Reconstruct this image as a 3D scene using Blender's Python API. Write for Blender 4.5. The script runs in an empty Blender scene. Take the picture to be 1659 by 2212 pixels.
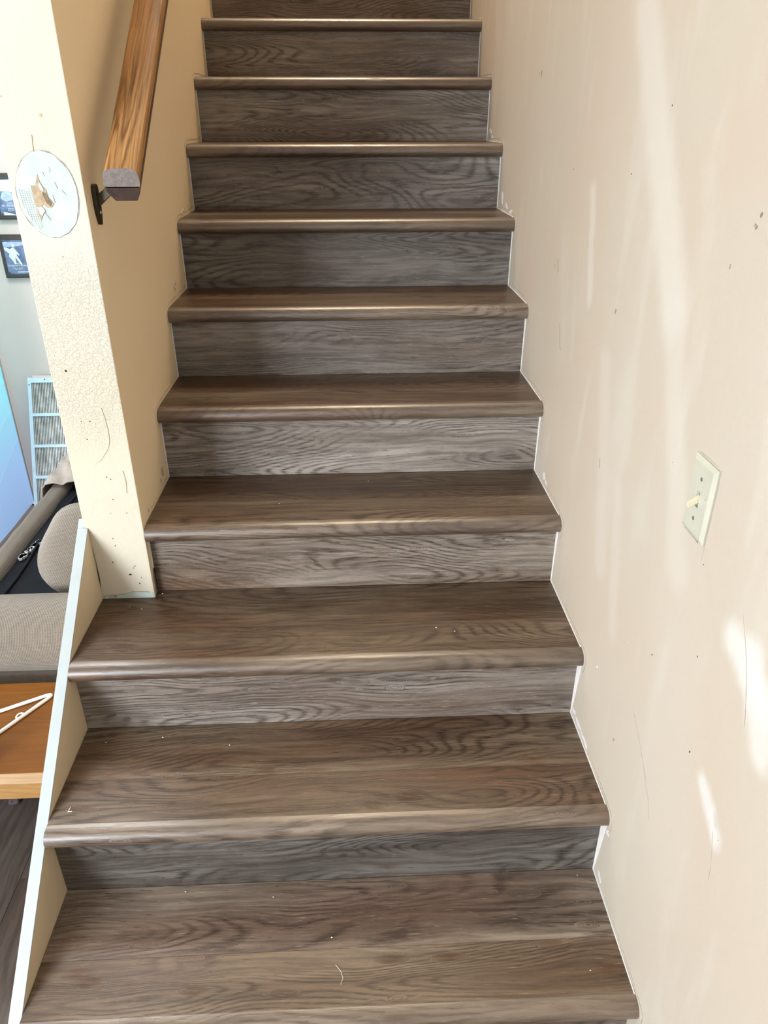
import bpy, bmesh, math, random
from mathutils import Vector, Matrix, noise as mnoise

scene = bpy.context.scene
C = scene.collection
random.seed(7)

# ------------------------------------------------------------------ camera
PITCH, YAW, ROLL, FPX = 0.4840, 0.0449, -0.0015, 1600.0
cam_d = bpy.data.cameras.new('camera')
cam_d.sensor_fit = 'VERTICAL'
cam_d.sensor_height = 24.0
cam_d.lens = FPX / 2212.0 * 24.0
cam_d.clip_start = 0.02
cam = bpy.data.objects.new('camera', cam_d)
C.objects.link(cam)
fwd = Vector((math.sin(YAW) * math.cos(PITCH), math.cos(YAW) * math.cos(PITCH), -math.sin(PITCH)))
rgt = Vector((math.cos(YAW), -math.sin(YAW), 0))
upv = rgt.cross(fwd)
r2 = rgt * math.cos(ROLL) + upv * math.sin(ROLL)
u2 = -rgt * math.sin(ROLL) + upv * math.cos(ROLL)
m = Matrix((r2, u2, -fwd)).transposed().to_4x4()
m.translation = Vector((0.4824, -0.7620, 1.5780))
cam.matrix_world = m
scene.camera = cam

# ------------------------------------------------------------------ world, lights, exposure
w = bpy.data.worlds.new('daylight')
scene.world = w
w.use_nodes = True
w.node_tree.nodes['Background'].inputs[0].default_value = (0.80, 0.90, 1.0, 1)
w.node_tree.nodes['Background'].inputs[1].default_value = 1.0

def area(name, loc, target, sx, sy, power, col):
    d = bpy.data.lights.new(name, 'AREA')
    d.shape = 'RECTANGLE'
    d.size, d.size_y = sx, sy
    d.energy = power
    d.color = col
    o = bpy.data.objects.new(name, d)
    C.objects.link(o)
    o.location = loc
    o.rotation_euler = (Vector(target) - Vector(loc)).to_track_quat('-Z', 'Y').to_euler()
    return o

# daylight entering by the window behind the camera
area('window_daylight', (-2.85, -3.33, 1.62), (-2.85, 0, 1.62), 2.3, 1.3, 400, (0.90, 0.96, 1.0))
area('side_fill', (-4.33, 0.7, 1.1), (0, 0.7, 1.1), 2.4, 1.9, 65, (0.94, 0.97, 1.0))  # unseen fill from the left, added to brighten right wall and sheet
area('room_fill', (-0.62, 1.45, 2.50), (-0.62, 1.45, 0), 0.5, 0.5, 23, (1.0, 0.95, 0.92))  # no lamp seen here; fill added for back wall and sofa
area('stairwell_fill', (0.48, 2.6, 4.35), (0.48, 2.6, 0), 0.5, 0.5, 58, (1.0, 0.86, 0.68))  # fill added above the stairwell, source unseen

scene.view_settings.view_transform = 'Standard'
scene.view_settings.look = 'None'
scene.view_settings.exposure = -0.10
scene.view_settings.gamma = 1.0
scene.view_settings.use_curve_mapping = False

# ------------------------------------------------------------------ node helpers
class NT:
    def __init__(self, name):
        self.mat = bpy.data.materials.new(name)
        self.mat.use_nodes = True
        self.t = self.mat.node_tree
        self.b = self.t.nodes['Principled BSDF']
    def n(self, typ, **kw):
        nd = self.t.nodes.new(typ)
        for k, v in kw.items():
            setattr(nd, k, v)
        return nd
    def l(self, a, b):
        self.t.links.new(a, b)
    def put(self, sock, v):
        if hasattr(v, 'links'):
            self.l(v, sock)
        else:
            sock.default_value = v
    def math(self, op, a, b=None, c=None, clamp=False):
        nd = self.n('ShaderNodeMath', operation=op, use_clamp=clamp)
        self.put(nd.inputs[0], a)
        if b is not None: self.put(nd.inputs[1], b)
        if c is not None: self.put(nd.inputs[2], c)
        return nd.outputs[0]
    def vm(self, op, a, b):
        nd = self.n('ShaderNodeVectorMath', operation=op)
        self.put(nd.inputs[0], a)
        self.put(nd.inputs[1], b)
        return nd.outputs[0]
    def noise(self, vec, scale=1.0, detail=2.0, rough=0.5, dist=0.0):
        nd = self.n('ShaderNodeTexNoise')
        self.l(vec, nd.inputs['Vector'])
        nd.inputs['Scale'].default_value = scale
        nd.inputs['Detail'].default_value = detail
        nd.inputs['Roughness'].default_value = rough
        nd.inputs['Distortion'].default_value = dist
        return nd.outputs['Fac']
    def smooth(self, v, lo, hi, a=0.0, b=1.0):
        nd = self.n('ShaderNodeMapRange', interpolation_type='SMOOTHSTEP')
        self.put(nd.inputs[0], v)
        for i, x in zip((1, 2, 3, 4), (lo, hi, a, b)):
            self.put(nd.inputs[i], x)
        return nd.outputs[0]
    def mix(self, f, a, b, mode='MIX'):
        nd = self.n('ShaderNodeMix', data_type='RGBA', blend_type=mode)
        self.put(nd.inputs[0], f)
        for s, v in ((nd.inputs[6], a), (nd.inputs[7], b)):
            if hasattr(v, 'links'): self.l(v, s)
            else: s.default_value = (v[0], v[1], v[2], 1)
        return nd.outputs[2]
    def bump(self, h, dist, strength=1.0):
        nd = self.n('ShaderNodeBump')
        nd.inputs['Strength'].default_value = strength
        nd.inputs['Distance'].default_value = dist
        self.l(h, nd.inputs['Height'])
        self.l(nd.outputs[0], self.b.inputs['Normal'])
    def col(self, c):
        if hasattr(c, 'links'): self.l(c, self.b.inputs['Base Color'])
        else: self.b.inputs['Base Color'].default_value = (c[0], c[1], c[2], 1)
    def rough(self, r):
        self.put(self.b.inputs['Roughness'], r)
    def obj(self):
        return self.n('ShaderNodeTexCoord').outputs['Object']
    def uv(self):
        return self.n('ShaderNodeTexCoord').outputs['UV']

MAT = {}
def plain(name, col, rough=0.6, spec=None, metal=0.0, var=0.0, vscale=8, bump=0.0, bscale=150):
    N = NT(name)
    N.rough(rough)
    N.b.inputs['Metallic'].default_value = metal
    if spec is not None: N.b.inputs['Specular IOR Level'].default_value = spec
    o = N.obj()
    if var:
        f = N.smooth(N.noise(o, vscale, 4, 0.6), 0.3, 0.7)
        N.col(N.mix(f, [c * (1 - var) for c in col], [min(1, c * (1 + var)) for c in col]))
    else:
        N.col(col)
    if bump:
        N.bump(N.noise(o, bscale, 3, 0.6), bump)
    MAT[name] = N.mat
    return N.mat

def wood(name, dark, mid, light, red, s=1.0, ust=1.0, rings=20.0, ring_amt=0.5, pore=0.5, rough=0.42, vary=0.16, knots=True, spec=0.45, bump=0.0004):
    """Plank wood: u along the grain, v across it (metres)."""
    N = NT(name)
    uv = N.uv()
    rnd = N.n('ShaderNodeObjectInfo').outputs['Random']
    off = N.n('ShaderNodeCombineXYZ')
    N.l(N.math('MULTIPLY', rnd, 37.0), off.inputs[0])
    N.l(N.math('MULTIPLY', rnd, 91.0), off.inputs[1])
    v = N.vm('ADD', uv, off.outputs[0])
    sc = lambda a, b: N.vm('MULTIPLY', v, (a * s * ust, b * s, 1.0))
    # slow waviness of the grain
    wv = N.noise(sc(2.6, 5.0), 1, 2, 0.5)
    cv = N.n('ShaderNodeCombineXYZ')
    N.l(N.math('MULTIPLY', N.math('SUBTRACT', wv, 0.5), 0.055 / s), cv.inputs[1])
    vw = N.vm('ADD', v, cv.outputs[0])
    scw = lambda a, b: N.vm('MULTIPLY', vw, (a * s * ust, b * s, 1.0))
    g = N.noise(scw(1.1, 6.5), 1, 1.0, 0.4, 0.3)
    if knots:
        vo = N.n('ShaderNodeTexVoronoi', feature='F1')
        N.l(scw(2.1, 7.0), vo.inputs['Vector'])
        kn = N.smooth(vo.outputs['Distance'], 0.0, 0.42, 1.0, 0.0)
        sel = N.n('ShaderNodeSeparateColor')
        N.l(vo.outputs['Color'], sel.inputs[0])
        on = N.math('GREATER_THAN', sel.outputs[0], 0.62)
        kn = N.math('MULTIPLY', kn, on)
        g = N.math('ADD', g, N.math('MULTIPLY', kn, 0.42))
        pit = N.math('MULTIPLY', N.smooth(vo.outputs['Distance'], 0.012, 0.05, 1.0, 0.0), on)
    fr = N.math('FRACT', N.math('MULTIPLY', N.math('ADD', g, N.math('MULTIPLY', N.noise(sc(30, 160), 1, 2), 0.012)), rings))
    line = N.smooth(N.math('ABSOLUTE', N.math('SUBTRACT', fr, 0.5)), 0.0, 0.34, 1.0, 0.0)
    lm = N.smooth(N.noise(sc(2.3, 9), 1, 1), 0.34, 0.58)
    line = N.math('MULTIPLY', line, lm)
    tone = N.smooth(N.noise(sc(1.7, 9.0), 1, 3, 0.55, 0.4), 0.26, 0.74)
    redm = N.smooth(N.noise(sc(1.0, 4.0), 1, 2, 0.5), 0.48, 0.72)
    if knots:
        redm = N.math('MAXIMUM', redm, N.math('MULTIPLY', kn, 0.9))
    streak = N.smooth(N.noise(scw(4.0, 85.0), 1, 4, 0.65), 0.34, 0.68)
    fine = N.noise(scw(26.0, 340.0), 1, 3, 0.65)
    line = N.math('MULTIPLY', line, N.smooth(fine, 0.66, 0.40, 0.40, 1.0))
    c = N.mix(tone, mid, light)
    c = N.mix(N.math('MULTIPLY', redm, 0.75), c, red)
    c = N.mix(N.math('MULTIPLY', streak, 0.58), c, dark)
    c = N.mix(N.math('MULTIPLY', line, ring_amt), c, dark)
    c = N.mix(N.math('MULTIPLY', N.smooth(fine, 0.40, 0.27), pore), c, [x * 0.45 for x in dark])
    c = N.mix(N.math('MULTIPLY', N.smooth(fine, 0.58, 0.80), pore * 0.55), c, [min(1, x * 1.75) for x in light])
    if knots:
        c = N.mix(N.math('MULTIPLY', pit, 0.85), c, [x * 0.3 for x in dark])
    hs = N.n('ShaderNodeHueSaturation')
    at = N.n('ShaderNodeAttribute', attribute_type='OBJECT', attribute_name='tone')
    aw = N.n('ShaderNodeAttribute', attribute_type='OBJECT', attribute_name='chroma')
    N.l(N.math('MULTIPLY', N.math('ADD', N.math('MULTIPLY', rnd, vary * 2), 1.0 - vary), N.math('ADD', at.outputs['Fac'], 1.0)), hs.inputs['Value'])
    N.l(N.math('ADD', aw.outputs['Fac'], 1.0), hs.inputs['Saturation'])
    N.l(c, hs.inputs['Color'])
    N.col(hs.outputs[0])
    N.rough(N.math('ADD', rough, N.math('MULTIPLY', N.math('SUBTRACT', fine, 0.5), 0.25)))
    N.b.inputs['Specular IOR Level'].default_value = spec
    N.bump(N.math('ADD', fine, N.math('MULTIPLY', line, -0.4)), bump, 0.6)
    MAT[name] = N.mat
    return N.mat

wood('stair_vinyl', (0.030, 0.017, 0.011), (0.118, 0.076, 0.049), (0.250, 0.192, 0.138), (0.118, 0.048, 0.022), rings=40.0, ring_amt=0.85, pore=0.9, rough=0.38, spec=0.45, vary=0.04)
wood('nose_lit_vinyl', (0.034, 0.021, 0.015), (0.125, 0.088, 0.062), (0.265, 0.210, 0.158), (0.120, 0.055, 0.028), rings=40.0, ring_amt=0.85, pore=0.9, rough=0.34, spec=1.0, vary=0.04)
MAT['nose_lit_vinyl'].node_tree.nodes['Principled BSDF'].inputs['Coat Weight'].default_value = 0.65
MAT['nose_lit_vinyl'].node_tree.nodes['Principled BSDF'].inputs['Coat Roughness'].default_value = 0.42
wood('riser_lit_vinyl', (0.036, 0.028, 0.023), (0.160, 0.138, 0.118), (0.345, 0.315, 0.285), (0.135, 0.086, 0.060), rings=40.0, ring_amt=0.85, pore=0.9, rough=0.45, spec=0.5, vary=0.04)  # greyer than the treads: cool window light put into the colour
wood('floor_vinyl', (0.030, 0.024, 0.022), (0.062, 0.050, 0.046), (0.115, 0.098, 0.088), (0.060, 0.042, 0.034), vary=0.25)
wood('oak_rail', (0.085, 0.032, 0.010), (0.42, 0.215, 0.075), (0.50, 0.285, 0.115), (0.38, 0.17, 0.055), s=2.2, ust=0.4, rings=24, ring_amt=0.85, pore=0.35, rough=0.55, spec=0.2, vary=0.0, knots=False, bump=0.0002)
wood('cherry_top', (0.13, 0.046, 0.007), (0.195, 0.073, 0.011), (0.215, 0.086, 0.014), (0.17, 0.060, 0.009), s=1.6, rings=14, ring_amt=0.2, pore=0.16, rough=0.45, vary=0.0, knots=False, spec=0.15, bump=0.00008)
wood('maple_edge', (0.22, 0.115, 0.038), (0.34, 0.20, 0.078), (0.38, 0.235, 0.098), (0.31, 0.17, 0.06), s=2.0, rings=12, ring_amt=0.25, pore=0.2, rough=0.35, vary=0.05, knots=False, spec=0.2, bump=0.00008)
wood('dark_plaque', (0.035, 0.022, 0.018), (0.085, 0.058, 0.050), (0.11, 0.08, 0.07), (0.08, 0.05, 0.04), s=3, rings=10, ring_amt=0.4, pore=0.3, rough=0.3, vary=0.05, knots=False, bump=0.00008)

def seg(N, yz, a, b, r0, r1):
    """soft capsule mask around segment a-b given in (y, z) of the wall"""
    ax, ay = a; bx, by = b
    dx, dy = bx - ax, by - ay
    L2 = max(dx * dx + dy * dy, 1e-9)
    Y, Z = yz
    px = N.math('SUBTRACT', Y, ax); py = N.math('SUBTRACT', Z, ay)
    t = N.math('DIVIDE', N.math('ADD', N.math('MULTIPLY', px, dx), N.math('MULTIPLY', py, dy)), L2, clamp=True)
    ex = N.math('SUBTRACT', px, N.math('MULTIPLY', t, dx)); ey = N.math('SUBTRACT', py, N.math('MULTIPLY', t, dy))
    d = N.math('SQRT', N.math('ADD', N.math('MULTIPLY', ex, ex), N.math('MULTIPLY', ey, ey)))
    return N.smooth(d, r0, r1, 1.0, 0.0)

def wall_paint(name, base, alt, light, bump=0.0006, bscale=60, patches=(), streaks=0.6, chunky=0.0, speck=0.2):
    N = NT(name)
    o = N.obj()
    N.rough(0.62)
    N.b.inputs['Specular IOR Level'].default_value = 0.3
    big = N.smooth(N.noise(o, 2.2, 3, 0.55, 0.5), 0.38, 0.64)
    c = N.mix(big, base, alt)
    st = N.vm('MULTIPLY', o, (1, 9.0, 2.2))
    sm = N.smooth(N.noise(st, 1, 3, 0.55, 0.4), 0.5, 0.72)
    c = N.mix(N.math('MULTIPLY', sm, streaks), c, light)
    if patches:
        sep = N.n('ShaderNodeSeparateXYZ')
        wob = N.n('ShaderNodeTexNoise')
        N.l(N.vm('MULTIPLY', o, (1, 40.0, 14.0)), wob.inputs['Vector'])
        wob.inputs['Scale'].default_value = 1
        ov = N.vm('ADD', o, N.vm('MULTIPLY', N.vm('SUBTRACT', wob.outputs['Color'], (0.5, 0.5, 0.5)), (0, 0.022, 0.022)))
        N.l(ov, sep.inputs[0])
        yz = (sep.outputs[1], sep.outputs[2])
        for (a, b, r0, r1, amt, colr) in patches:
            c = N.mix(N.math('MULTIPLY', seg(N, yz, a, b, r0, r1), amt), c, colr)
    spk = N.smooth(N.noise(o, 260, 2, 0.6), 0.71, 0.76)
    c = N.mix(N.math('MULTIPLY', spk, speck), c, [x * 0.45 for x in base])
    N.col(c)
    hgt = N.noise(o, bscale, 4, 0.6)
    if chunky:
        ch = N.smooth(N.noise(N.vm('MULTIPLY', o, (1, 1, 1.35)), 150, 3, 0.62, 0.7), 0.40, 0.62)
        szz = N.n('ShaderNodeSeparateXYZ'); N.l(o, szz.inputs[0])
        zz = N.math('ADD', szz.outputs[2], N.math('MULTIPLY', N.math('SUBTRACT', N.noise(o, 6.0, 2), 0.5), 0.25))
        where = N.math('MULTIPLY', N.smooth(zz, 0.92, 1.06), N.smooth(zz, 1.42, 1.26))
        hgt = N.math('ADD', hgt, N.math('MULTIPLY', N.math('MULTIPLY', ch, where), chunky))
    N.bump(hgt, bump, 0.9)
    MAT[name] = N.mat
    return N.mat

SUN_WH = (0.64, 0.635, 0.61)  # pale sun spots painted into the right wall colour
wall_paint('paint_right', (0.50, 0.437, 0.362), (0.495, 0.452, 0.378), (0.55, 0.52, 0.455), bump=0.0005, bscale=70, patches=[
    ((0.645, 1.75), (0.34, 1.33), 0.02, 0.07, 0.75, (0.585, 0.56, 0.505)),
    ((0.34, 1.33), (0.17, 0.98), 0.012, 0.05, 0.6, (0.575, 0.55, 0.495)),
    ((0.80, 1.46), (0.74, 1.26), 0.006, 0.03, 0.7, (0.585, 0.56, 0.505)),
    ((0.60, 1.17), (0.47, 0.80), 0.008, 0.045, 0.55, (0.56, 0.52, 0.465)),
    ((0.44, 0.98), (0.36, 0.72), 0.006, 0.035, 0.5, (0.56, 0.52, 0.465)),
    ((-0.015, 0.985), (-0.10, 0.955), 0.010, 0.042, 0.8, SUN_WH),
    ((-0.06, 0.99), (-0.12, 0.90), 0.010, 0.040, 0.7, SUN_WH),
    ((-0.03, 0.745), (-0.085, 0.705), 0.003, 0.026, 0.8, SUN_WH),
    ((-0.071, 0.728), (-0.079, 0.722), 0.0, 0.009, 0.6, (0.45, 0.47, 0.50)),
    ((0.16, 1.01), (0.02, 0.52), 0.03, 0.14, 0.35, (0.535, 0.50, 0.43)),
])
wall_paint('paint_left', (0.84, 0.675, 0.445), (0.85, 0.69, 0.46), (0.86, 0.71, 0.49), bump=0.0006, bscale=55, streaks=0.3)
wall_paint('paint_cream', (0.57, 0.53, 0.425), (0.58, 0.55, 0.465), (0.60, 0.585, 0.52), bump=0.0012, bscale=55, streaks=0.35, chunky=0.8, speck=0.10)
wall_paint('paint_room', (0.79, 0.69, 0.66), (0.77, 0.66, 0.61), (0.82, 0.74, 0.72), bump=0.0005, bscale=60, streaks=0.2)
wall_paint('paint_ceiling', (0.80, 0.76, 0.70), (0.82, 0.78, 0.72), (0.84, 0.80, 0.76), streaks=0.1)

# light blue plastic sheet: thin, lets daylight through
N = NT('blue_sheet')
o = N.obj()
sep = N.n('ShaderNodeSeparateXYZ'); N.l(o, sep.inputs[0])
base = N.mix(N.smooth(sep.outputs[2], 0.15, 0.62), (0.36, 0.56, 0.90), (0.30, 0.76, 0.90))
sc_ = N.noise(N.vm('MULTIPLY', o, (1, 9, 40)), 1, 4, 0.65, 1.2)
base = N.mix(N.math('MULTIPLY', N.smooth(sc_, 0.36, 0.24), 0.7), base, (0.14, 0.34, 0.60))
base = N.mix(N.math('MULTIPLY', N.smooth(sc_, 0.62, 0.76), 0.5), base, (0.62, 0.86, 0.95))
N.col(base); N.rough(0.4)
N.bump(sc_, 0.002, 0.5)
tl = N.n('ShaderNodeBsdfTranslucent'); N.l(base, tl.inputs['Color'])
mx = N.n('ShaderNodeMixShader'); mx.inputs[0].default_value = 0.5
N.l(N.b.outputs[0], mx.inputs[1]); N.l(tl.outputs[0], mx.inputs[2])
N.l(mx.outputs[0], N.t.nodes['Material Output'].inputs['Surface'])
MAT['blue_sheet'] = N.mat

# woven upholstery
def weave(name, a, b, k=420.0):
    N = NT(name)
    o = N.obj()
    s = N.n('ShaderNodeSeparateXYZ'); N.l(o, s.inputs[0])
    q1 = N.math('SINE', N.math('MULTIPLY', N.math('ADD', N.math('ADD', s.outputs[0], s.outputs[1]), s.outputs[2]), k))
    q2 = N.math('SINE', N.math('MULTIPLY', N.math('SUBTRACT', N.math('ADD', s.outputs[1], s.outputs[2]), s.outputs[0]), k))
    h = N.math('MULTIPLY', q1, q2)
    f = N.math('ADD', N.math('MULTIPLY', N.smooth(h, -0.7, 0.7), 0.6), N.math('MULTIPLY', N.noise(o, 14, 3), 0.4))
    N.col(N.mix(f, a, b)); N.rough(0.9)
    N.b.inputs['Sheen Weight'].default_value = 0.3
    N.bump(h, 0.0012, 0.7)
    MAT[name] = N.mat
weave('khaki_weave', (0.13, 0.11, 0.088), (0.265, 0.235, 0.197), 820.0)
weave('brown_weave', (0.095, 0.070, 0.050), (0.18, 0.14, 0.105), 1300.0)
plain('taupe_cloth', (0.34, 0.29, 0.26), 0.9, var=0.12, vscale=20, bump=0.0006, bscale=300)
plain('black_lining', (0.010, 0.011, 0.016), 0.7, spec=0.12, var=0.3, vscale=10, bump=0.0012, bscale=30)
plain('worn_white', (0.55, 0.56, 0.58), 0.8, var=0.5, vscale=120)
plain('white_paint', (0.40, 0.455, 0.475), 0.4, var=0.03, vscale=10)
plain('panel_tan', (0.72, 0.585, 0.39), 0.5, var=0.04, vscale=6)
plain('caulk', (0.80, 0.80, 0.80), 0.6, var=0.05, vscale=40)
plain('white_plaster', (0.66, 0.68, 0.71), 0.8, var=0.1, vscale=80, bump=0.0006, bscale=200)
plain('scuff_grey', (0.40, 0.36, 0.31), 0.8, var=0.12, vscale=60)
plain('scuff_tan', (0.52, 0.42, 0.29), 0.8, var=0.12, vscale=60)
plain('scuff_brown', (0.30, 0.24, 0.18), 0.8, var=0.25, vscale=150)
plain('cement', (0.20, 0.19, 0.18), 0.9, var=0.3, vscale=90, bump=0.001, bscale=200)
plain('dark_hole', (0.03, 0.027, 0.025), 0.9, var=0.2, vscale=60)
plain('brown_chip', (0.20, 0.14, 0.09), 0.8, var=0.3, vscale=200)
plain('mint_mud', (0.49, 0.57, 0.55), 0.85, var=0.07, vscale=28, bump=0.0022, bscale=38)
plain('mint_tape', (0.42, 0.52, 0.52), 0.7, var=0.05)
plain('mint_back', (0.47, 0.56, 0.55), 0.8, var=0.05, vscale=30)
plain('crack_grey', (0.34, 0.34, 0.31), 0.9, var=0.35, vscale=90)
plain('torn_paper', (0.42, 0.33, 0.22), 0.9, var=0.22, vscale=70, bump=0.002, bscale=90)
plain('bronze', (0.050, 0.045, 0.028), 0.35, metal=0.75, var=0.2, vscale=40)
plain('screw_brass', (0.55, 0.50, 0.33), 0.35, metal=0.8)
plain('end_grain', (0.15, 0.125, 0.115), 0.7, var=0.22, vscale=120, bump=0.0003, bscale=300)
plain('rail_shade_cut', (0.050, 0.030, 0.024), 0.6, var=0.3, vscale=90)  # lower sawn facet, its downward-facing shade put into the colour
plain('rail_side_shade', (0.085, 0.038, 0.018), 0.35, var=0.3, vscale=60)  # rail sides and underside, shading painted in as darker oak
plain('ivory_plate', (0.50, 0.505, 0.425), 0.35, var=0.03, vscale=30)
plain('ivory_toggle', (0.62, 0.58, 0.43), 0.3)
plain('slot_dark', (0.30, 0.29, 0.25), 0.6)
plain('steel_screw', (0.16, 0.16, 0.19), 0.45, metal=0.4)
plain('vent_blue', (0.60, 0.76, 0.88), 0.45, var=0.05, vscale=30)
plain('vent_fin', (0.62, 0.61, 0.58), 0.4, metal=0.2, var=0.25, vscale=25)
plain('vent_back', (0.060, 0.056, 0.052), 0.8, var=0.3, vscale=20)
plain('hanger_white', (0.88, 0.87, 0.90), 0.3)
plain('red_glaze', (0.14, 0.012, 0.016), 0.2)
plain('plate_blue', (0.17, 0.21, 0.36), 0.25, var=0.35, vscale=30)
plain('print_white', (0.82, 0.88, 0.90), 0.5)
plain('print_pale', (0.50, 0.58, 0.80), 0.5, var=0.2, vscale=60)
plain('print_dark', (0.05, 0.06, 0.09), 0.5)
plain('lint', (0.07, 0.055, 0.062), 1.0, var=0.3, vscale=200)
plain('crumb_white', (0.82, 0.76, 0.68), 0.9)
plain('window_frame_white', (0.80, 0.80, 0.80), 0.4)
plain('concrete_under', (0.16, 0.14, 0.12), 0.9, var=0.1)

# ------------------------------------------------------------------ mesh helpers
def link(name, me, mat=None, parent=None, smooth=False):
    o = bpy.data.objects.new(name, me)
    C.objects.link(o)
    if mat: me.materials.append(MAT[mat])
    if parent: o.parent = parent
    if smooth:
        for p in me.polygons: p.use_smooth = True
    return o

def bm_obj(name, bm, mat=None, parent=None, smooth=False):
    bmesh.ops.recalc_face_normals(bm, faces=bm.faces)
    me = bpy.data.meshes.new(name)
    bm.to_mesh(me); bm.free()
    return link(name, me, mat, parent, smooth)

def add_box(bm, x0, x1, y0, y1, z0, z1, bev=0.0):
    r = bmesh.ops.create_cube(bm, size=1.0)
    for v in r['verts']:
        v.co = Vector((x0 + (v.co.x + .5) * (x1 - x0), y0 + (v.co.y + .5) * (y1 - y0), z0 + (v.co.z + .5) * (z1 - z0)))
    if bev:
        es = list({e for v in r['verts'] for e in v.link_edges})
        bmesh.ops.bevel(bm, geom=es, offset=bev, segments=2, affect='EDGES', profile=0.6)
    return r

def box(name, x0, x1, y0, y1, z0, z1, mat, parent=None, bev=0.0):
    bm = bmesh.new(); add_box(bm, x0, x1, y0, y1, z0, z1, bev)
    return bm_obj(name, bm, mat, parent)

def prism(name, pts, axis, a, b, mat, parent=None, bev=0.0):
    """polygon pts (2D) extruded along axis from a to b. axis x: pts=(y,z); y: (x,z); z: (x,y)"""
    def P(p, t):
        return Vector((t, p[0], p[1])) if axis == 'x' else Vector((p[0], t, p[1])) if axis == 'y' else Vector((p[0], p[1], t))
    bm = bmesh.new()
    A = [bm.verts.new(P(p, a)) for p in pts]
    B = [bm.verts.new(P(p, b)) for p in pts]
    bm.faces.new(A); bm.faces.new(B[::-1])
    n = len(pts)
    for i in range(n):
        bm.faces.new((A[i], A[(i + 1) % n], B[(i + 1) % n], B[i]))
    if bev:
        bmesh.ops.bevel(bm, geom=list(bm.edges), offset=bev, segments=2, affect='EDGES', profile=0.6)
    return bm_obj(name, bm, mat, parent)

def tube(bm, pts, r, seg_=8, closed=False):
    pts = [Vector(p) for p in pts]
    rings = []
    n = len(pts)
    for i, p in enumerate(pts):
        if closed: t = pts[(i + 1) % n] - pts[i - 1]
        else: t = pts[min(i + 1, n - 1)] - pts[max(i - 1, 0)]
        t.normalize()
        s = t.cross(Vector((0, 0, 1)))
        if s.length < 1e-4: s = t.cross(Vector((0, 1, 0)))
        s.normalize(); q = s.cross(t)
        rr = r[i] if isinstance(r, (list, tuple)) else r
        rings.append([bm.verts.new(p + (s * math.cos(a) + q * math.sin(a)) * rr) for a in [2 * math.pi * j / seg_ for j in range(seg_)]])
    last = n if closed else n - 1
    for i in range(last):
        A, B = rings[i], rings[(i + 1) % n]
        for j in range(seg_):
            bm.faces.new((A[j], A[(j + 1) % seg_], B[(j + 1) % seg_], B[j]))
    if not closed:
        bm.faces.new(rings[0]); bm.faces.new(rings[-1][::-1])

def lathe(bm, prof, c, seg_=20):
    rings = []
    for r, z in prof:
        if r < 1e-5: rings.append([bm.verts.new((c[0], c[1], c[2] + z))])
        else: rings.append([bm.verts.new((c[0] + r * math.cos(2 * math.pi * j / seg_), c[1] + r * math.sin(2 * math.pi * j / seg_), c[2] + z)) for j in range(seg_)])
    for A, B in zip(rings, rings[1:]):
        for j in range(seg_):
            k = (j + 1) % seg_
            if len(A) == 1: bm.faces.new((A[0], B[j], B[k]))
            elif len(B) == 1: bm.faces.new((A[j], A[k], B[0]))
            else: bm.faces.new((A[j], A[k], B[k], B[j]))

def empty(name, loc, label=None, cat=None, group=None, kind=None):
    o = bpy.data.objects.new(name, None)
    o.empty_display_size = 0.05
    C.objects.link(o)
    o.location = loc
    bpy.context.view_layer.update()
    return tag(o, label, cat, group, kind)

def tag(o, label=None, cat=None, group=None, kind=None):
    if label: o['label'] = label
    if cat: o['category'] = cat
    if group: o['group'] = group
    if kind: o['kind'] = kind
    return o

def adopt(parent, *kids):
    for k in kids:
        k.parent = parent
        k.matrix_parent_inverse = parent.matrix_world.inverted()
    return parent

def plank_uv(me, fn):
    uvl = me.uv_layers.new(name='UVMap')
    for p in me.polygons:
        for li in p.loop_indices:
            uvl.data[li].uv = fn(me.vertices[me.loops[li].vertex_index].co, p.normal)

def box_uv(o, du=0.0, dv=0.0, along='x'):
    def f(co, nr):
        c = [co.x, co.y, co.z]
        ia = 'xyz'.index(along)
        u = c[ia]
        others = [i for i in range(3) if i != ia]
        v = c[others[0]] + c[others[1]] * 1.0
        if abs(nr[ia]) > 0.8:
            u, v = c[others[0]] * 0.3, c[others[1]] * 2
        return (u + du, v + dv)
    plank_uv(o.data, f)
    return o

# ------------------------------------------------------------------ stair measurements (metres)
Y = [None, -0.0015, 0.2503, 0.5059, 0.7660, 1.0206, 1.2668, 1.5187, 1.7698, 2.0283, 2.2826, 2.5350, 2.7885]
Z = [0.0, 0.1855, 0.3814, 0.5714, 0.7580, 0.9516, 1.1423, 1.3347, 1.5219, 1.7097, 1.8945, 2.0900]
XL = -0.1232                    # inner face of the low side panel
POST_Y, POST_L = 0.739, -0.132  # end of the stair wall
wr = lambda y: 0.9692 - 0.0050 * y   # right wall face
NT_ = 0.0375                    # nosing thickness

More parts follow.
